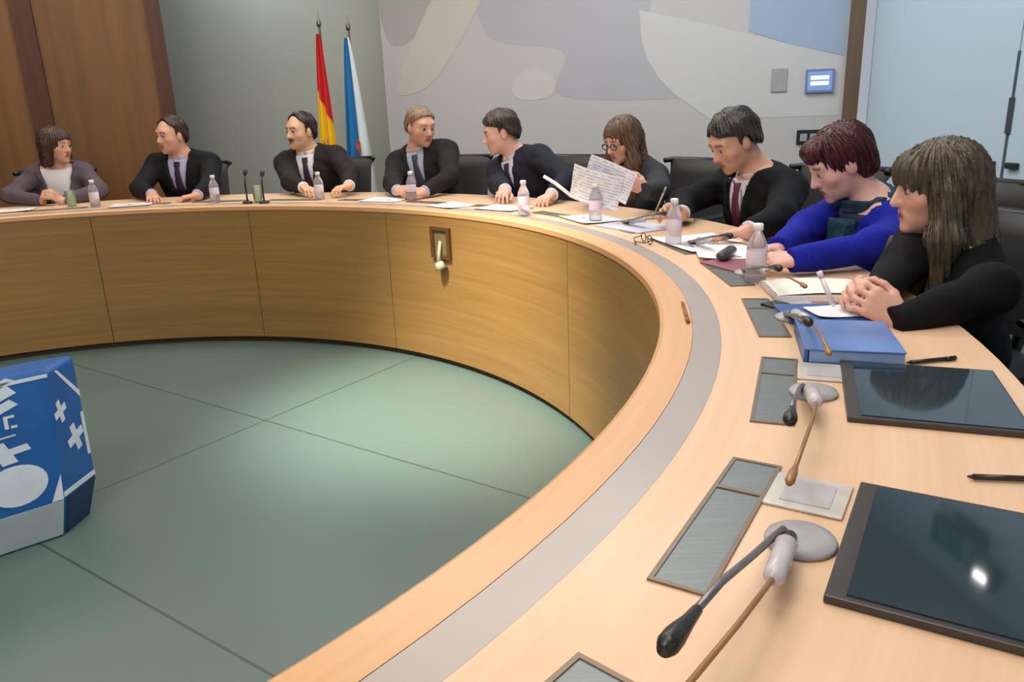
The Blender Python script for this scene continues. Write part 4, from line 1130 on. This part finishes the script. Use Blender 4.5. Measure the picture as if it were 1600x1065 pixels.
def build_people():
    # leftmost woman
    person('woman with reddish-brown bob in a mauve-grey jacket, hands clasped, at the wooden wall', (-0.973, 3.048, 1.217), seat(3.40, 108.0), 287, -18, 6, male=False, res=0.006,
           hands=[dict(side='R', pos=(-0.985, 2.80, 0.92), D=(0.45, -0.45, 0.55), N=(0.75, 0.3, -0.3), curl=0.75), dict(side='L', pos=(-0.925, 2.81, 0.915), D=(-0.35, -0.5, 0.55), N=(-0.8, 0.2, -0.3), curl=0.75)],
           hair='bob', haircol=(62, 38, 26), jacket=(92, 82, 88), shirt=(226, 222, 224), vneck=0.10, vz=0.35, skin=(208, 158, 132), collar=False)
    CHAIRS.append((3.62, 110.0, 2, 'black office chair behind the leftmost woman'))
    # man at the edge of the wood wall
    person('man in black suit and dark tie leaning towards the leftmost woman', (-0.257, 3.19, 1.251), seat(3.40, 94.0), 268, -122, 6, res=0.006,
           hands=[dict(side='R', pos=(-0.265, 2.76, TZ+0.035), D=(0.35, -0.85, -0.1), N=DN, curl=0.5), dict(side='L', pos=(-0.03, 2.70, TZ+0.03), D=(-0.85, -0.45, -0.05), N=DN, curl=0.35)],
           hair='receding', haircol=(52, 30, 20), jacket=(26, 26, 28), shirt=(176, 172, 204), tie=(40, 28, 54), vneck=0.07, vz=0.30, skin=(214, 160, 134))
    CHAIRS.append((3.62, 95.2, 4, 'black office chair behind the man leaning at the wood wall'))
    # moustached man
    person('man with dark moustache in dark suit and tie, before the two flags', (0.640, 3.135, 1.248), seat(3.38, 77.6), 262, -128, 4, res=0.006, moustache=True,
           hands=[dict(side='R', pos=(0.80, 2.60, TZ+0.033), D=(0.55, -0.8, -0.05), N=DN, curl=0.45), dict(side='L', pos=(1.01, 2.52, TZ+0.033), D=(-0.6, -0.75, -0.05), N=DN, curl=0.4)],
           hair='receding', haircol=(36, 24, 20), jacket=(40, 36, 36), shirt=(226, 224, 228), tie=(52, 34, 46), vneck=0.066, vz=0.30, skin=(218, 172, 138))
    CHAIRS.append((3.62, 78.4, 0, 'black office chair behind the moustached man, beside the flags'))
    # grey-haired man
    person('man with cropped greying hair in dark suit, hands clasped on the table', (1.480, 2.837, 1.253), seat(3.40, 62.0), 250, -50, 14, res=0.006,
           hands=[dict(side='R', pos=(1.40, 2.36, TZ+0.045), D=(0.5, -0.7, 0.1), N=(0.6, 0.2, -0.6), curl=0.7), dict(side='L', pos=(1.475, 2.33, TZ+0.045), D=(-0.55, -0.65, 0.1), N=(-0.6, 0.1, -0.6), curl=0.7)],
           hair='cropped', haircol=(128, 104, 84), jacket=(36, 34, 36), shirt=(170, 178, 198), tie=(56, 58, 76), vneck=0.066, vz=0.30, skin=(216, 164, 138))
    CHAIRS.append((3.62, 63.6, 4, 'black office chair behind the grey-haired man'))
    # bent man in navy
    person('dark-haired man in navy suit bending over the table, looking away to his right', (1.992, 2.44, 1.212), seat(3.38, 47.6), 222, -172, 16, res=0.0055,
           hands=[dict(side='R', pos=(2.00, 1.85, TZ+0.04), D=(-0.2, -0.9, -0.1), N=DN, curl=0.5), dict(side='L', pos=(2.21, 1.80, TZ+0.04), D=(-0.5, -0.75, -0.1), N=DN, curl=0.55)],
           hair='short', haircol=(48, 30, 22), jacket=(36, 38, 48), shirt=(222, 220, 230), tie=(36, 44, 78), vneck=0.062, vz=0.3, skin=(226, 178, 158))
    CHAIRS.append((3.64, 48.6, 6, 'black office chair behind the bending man in navy'))
    # woman holding papers
    person('woman with long brown hair in dark grey jacket reading raised papers', (2.621, 1.836, 1.170), seat(3.40, 35.4), 212, -146, 22, male=False, res=0.0055, glasses=True,
           hands=[dict(side='R', pos=(2.36, 1.44, 1.00), D=(-0.15, -0.75, 0.45), N=(0.75, -0.35, -0.3), curl=0.6), dict(side='L', pos=(2.56, 1.15, 1.00), D=(-0.75, -0.1, 0.45), N=(-0.2, 0.9, 0.0), curl=0.6)],
           hair='long', haircol=(92, 66, 44), jacket=(54, 54, 58), shirt=(104, 28, 34), vneck=0.095, vz=0.25, collar=False, skin=(216, 166, 148))
    CHAIRS.append((3.62, 34.6, 4, 'black office chair behind the woman reading raised papers'))
    # writing man
    person('man in black suit with striped shirt and lanyard, writing with head lowered', (2.972, 1.044, 1.185), seat(3.38, 19.4), 200, -164, 30, res=0.005,
           hands=[dict(side='R', pos=(2.67, 0.92, 0.925), D=(-0.8, -0.2, 0.25), N=(0.1, -0.75, -0.6), curl=0.75), dict(side='L', pos=(2.76, 0.42, TZ+0.035), D=(-0.75, 0.2, -0.05), N=DN, curl=0.4)],
           hair='short', haircol=(46, 38, 32), jacket=(18, 18, 22), shirt=(214, 206, 216), tie=(96, 40, 58), lanyard=(186, 190, 206), vneck=0.066, vz=0.30, stripe=True, skin=(214, 162, 136))
    CHAIRS.append((3.64, 20.5, 10, 'black office chair behind the writing man'))
    # red-haired woman
    person('woman with short dark red hair in bright blue cardigan and teal scarf', (3.138, 0.375, 1.135), seat(3.38, 7.6), 184, 178, 30, male=False, sc=1.04, res=0.005,
           hands=[dict(side='R', pos=(2.80, 0.12, TZ+0.04), D=(-0.75, -0.35, -0.03), N=(0, -0.2, -1), curl=0.35), dict(side='L', pos=(2.80, -0.03, TZ+0.045), D=(-0.9, 0.15, -0.03), N=(0.1, 0.4, -0.9), curl=0.35)],
           hair='pixie', haircol=(64, 18, 18), jacket=(24, 34, 150), shirt=(34, 44, 70), vneck=0.10, vz=0.12, scarf=(40, 66, 80), collar=False, skin=(230, 180, 164))
    CHAIRS.append((3.64, 9.5, 10, 'black office chair behind the red-haired woman in blue'))
    # long-haired woman
    person('woman with long fringed grey-brown hair in black jacket and olive scarf, holding a white pen', (3.155, -0.205, 1.112), seat(3.36, -0.5), 178, 172, 8, male=False, sc=1.06, res=0.0045,
           hands=[dict(side='R', hint=(0.3, 0.45, -0.8), pos=(2.815, -0.505, 0.905), D=(-0.80, -0.25, 0.30), N=(0.2, -0.75, -0.5), curl=0.62), dict(side='L', hint=(0.55, -0.30, -0.8), pos=(2.84, -0.575, 0.90), D=(-0.70, 0.30, 0.45), N=(0.3, 0.8, -0.3), curl=0.55)],
           hair='fringe', haircol=(76, 66, 50), jacket=(16, 16, 19), shirt=(70, 66, 46), vneck=0.06, vz=0.3, scarf=(84, 82, 52), collar=False, skin=(222, 170, 148))
    CHAIRS.append((3.60, 2.6, 14, 'large black office chair behind the long-haired woman'))
build_people()

# things held in hands
def held_sheet(label, c, ex, ey, w, l, bend, mt):
    ex = Vector(ex).normalized(); ey = Vector(ey); ey = (ey-ex*ey.dot(ex)).normalized(); n = ex.cross(ey)
    s = MB()
    def fn(u, v): return ex*((u-0.5)*w)+ey*((v-0.5)*l)+n*(bend*(2*u-1)**2+0.012*math.sin(v*4+1))
    s.grid(fn, 12, 12); s.grid(lambda u, v: fn(u, v)-n*0.001, 12, 12)
    o = s.build('held_paper', mt); o.location = c
    return tag(o, label, 'paper', 'papers held up by the reading woman')
held_sheet('printed sheet held up in front, before the red top of the reading woman', (2.405, 1.20, 0.995), (-0.93, 0.35, 0.28), (-0.1, -0.15, 1.0), 0.23, 0.165, 0.02, M_PRINT)
held_sheet('second printed sheet held behind the first by the reading woman', (2.47, 1.19, 1.035), (-0.93, 0.35, 0.42), (0.1, -0.1, 1.0), 0.22, 0.15, -0.015, M_PRINT)
s = MB(); s.tube([(0, 0, 0), (-0.07, 0.05, 0.055), (-0.12, 0.085, 0.085)], 0.008, n=12)
o = s.build('rolled_paper', M_WHITEP); o.location = (2.31, 1.30, 0.955); tag(o, 'rolled white paper pointing up left of the raised sheets', 'rolled paper')
pen('pen upright in the right hand of the writing man', (2.605, 0.88, 0.90), (2.665, 0.915, 1.02), (150, 146, 120), r=0.004)
pen('white pen held by the long-haired woman in black', (2.765, -0.535, 0.885), (2.735, -0.505, 0.965), (238, 232, 232), r=0.006)

# ------------------------------------------------------------------ chairs
def make_chair():
    t = empty('office_chair', 'x', 'chair', 'black office chairs round the table')
    # local -x faces the table
    s = MB(); 
    def seatp(u, v, top):
        x = (u-0.5)*0.46; y = (v-0.5)*0.48
        e = max(abs(2*u-1), abs(2*v-1))**6
        return Vector((x, y, (0.455-0.018*e) if top else (0.40+0.012*e)))
    s.grid(lambda u, v: seatp(u, v, True), 14, 14); s.grid(lambda u, v: seatp(u, v, False), 14, 14)
    for (fix, val) in ((0, 0), (0, 1), (1, 0), (1, 1)):
        s.grid(lambda u, v: seatp(val if fix == 0 else u, u if fix == 0 else val, v > 0.5), 14, 1)
    s.build('seat', M_BLACK, t)
    s = MB()
    def bp_(u, v, front):
        y = (u-0.5)*(0.46 if v < 0.86 else 0.46+0.06*(v-0.86)/0.14); z = 0.50+v*0.415
        x = 0.235+0.10*v-0.045*(1-(2*u-1)**2)*0.6 + (0 if front else 0.035*(1-abs(2*u-1)**6*0.6)) + (0.02*((v-0.88)/0.12) if v > 0.88 else 0)
        return Vector((x, y, z))
    s.grid(lambda u, v: bp_(u, v, True), 14, 16); s.grid(lambda u, v: bp_(u, v, False), 14, 16)
    for val in (0, 1):
        s.grid(lambda u, v: bp_(val, u, v > 0.5), 16, 1); s.grid(lambda u, v: bp_(u, val, v > 0.5), 14, 1)
    s.build('backrest', M_BLACK, t)
    s = MB(); s.tube([(0.30, -0.26, 0.910), (0.355, -0.24, 0.913), (0.362, 0.24, 0.913), (0.30, 0.26, 0.910)], 0.016, n=10); s.build('top_rail', M_BLACKP, t)
    s = MB(); s.tube([(0.10, 0, 0.40), (0.27, 0, 0.42), (0.30, 0, 0.52), (0.34, 0, 0.75)], 0.022, n=10); s.build('back_bracket', M_BLACKP, t)
    for sy in (-1, 1):
        s = MB(); s.tube([(0.06, sy*0.20, 0.41), (0.06, sy*0.262, 0.43), (0.05, sy*0.265, 0.60), (-0.05, sy*0.265, 0.64), (0.17, sy*0.265, 0.645)], 0.015, n=10); s.build('armrest', M_BLACKP, t)
    s = MB(); s.tube([(0, 0, 0.08), (0, 0, 0.41)], [0.03, 0.024], n=14); s.build('gas_stem', M_GREYM, t)
    for k in range(5):
        w_ = k*2*PI/5
        lg = MB().tube([(0.02*math.cos(w_), 0.02*math.sin(w_), 0.105), (0.29*math.cos(w_), 0.29*math.sin(w_), 0.07)], [0.024, 0.016], n=8).build('leg', M_BLACKP, t)
        c = Vector((0.29*math.cos(w_), 0.29*math.sin(w_), 0.03))
        s = MB(); s.lathe([(0.0, -0.02), (0.026, -0.02), (0.029, 0.0), (0.026, 0.02), (0.0, 0.02)], c, n=14, M=Matrix.Rotation(w_+PI/2, 3, 'Z') @ Matrix.Rotation(PI/2, 3, 'Y')); s.build('caster', M_BLACKP, lg)
    return t
ch0 = make_chair()
for i, (r, a, rot, lab) in enumerate(CHAIRS):
    loc = pol(r-0.12, a, PZ); rz = math.radians(a+rot)
    if i == 0: ch0.location = loc; ch0.rotation_euler = (0, 0, rz); ch0['label'] = lab
    else:
        c = dup(ch0, loc, rz, lab)
        if i == 8: c.scale = (1, 1, 0.91)

# ------------------------------------------------------------------ light
def area(name, loc, size, power, col, rot=(0, 0, 0)):
    l = bpy.data.lights.new(name, 'AREA'); l.shape = 'RECTANGLE'; l.size = size[0]; l.size_y = size[1]; l.energy = power; l.color = col
    o = bpy.data.objects.new(name, l); o.location = loc; o.rotation_euler = rot; COL.objects.link(o); return o
area('ceiling_and_fill_light', (2.3, -0.6, 3.5), (1.6, 2.6), 60, (1.0, 0.92, 0.83))
area('ceiling_and_fill_light', (1.6, 2.4, 3.5), (2.4, 1.2), 70, (1.0, 0.92, 0.83))
area('ceiling_and_fill_light', (-1.4, 2.6, 3.5), (2.4, 1.2), 50, (1.0, 0.92, 0.83))
area('cool_fill_light', (3.2, 2.6, 3.5), (1.4, 0.8), 30, (0.84, 0.92, 1.0))  # added cool fill under the ceiling, no window here
area('wall_fill_light', (3.4, 0.8, 3.45), (0.6, 0.6), 26, (0.86, 0.94, 1.0), (0, math.radians(-50), math.radians(35)))  # added to brighten the right wall that the screens mirror
fl = area('ceiling_and_fill_light', (0.6, -2.4, 3.4), (1.6, 1.6), 95, (1.0, 0.93, 0.85))  # added soft fill from the camera side, aimed at the far-left front panels
fl.rotation_euler = (Vector((-0.8, 2.4, 0.5))-Vector(fl.location)).to_track_quat('-Z', 'Y').to_euler()
area('recess_fill_light', (-0.3, 5.0, 3.4), (0.8, 0.5), 22, (0.80, 0.92, 1.0))  # cool light added to give the left recess its bluish cast
sp = bpy.data.lights.new('pit_spot', 'SPOT'); sp.energy = 1700; sp.spot_size = math.radians(36); sp.spot_blend = 1.0; sp.shadow_soft_size = 0.25; sp.color = (1.0, 0.90, 0.76)
so = bpy.data.objects.new('pit_spot', sp); so.location = (0.7, 0.1, 3.45); COL.objects.link(so)
so.rotation_euler = (Vector((1.70, 1.22, 0))-Vector(so.location)).to_track_quat('-Z', 'Y').to_euler()
w = bpy.data.worlds.new('room_light'); scn.world = w; w.use_nodes = True
w.node_tree.nodes['Background'].inputs[0].default_value = (0.82, 0.90, 1.0, 1); w.node_tree.nodes['Background'].inputs[1].default_value = 0.50
scn.view_settings.view_transform = 'Standard'; scn.view_settings.look = 'None'; scn.view_settings.exposure = -0.14
scn.cycles.use_denoising = True
scn.cycles.max_bounces = 6
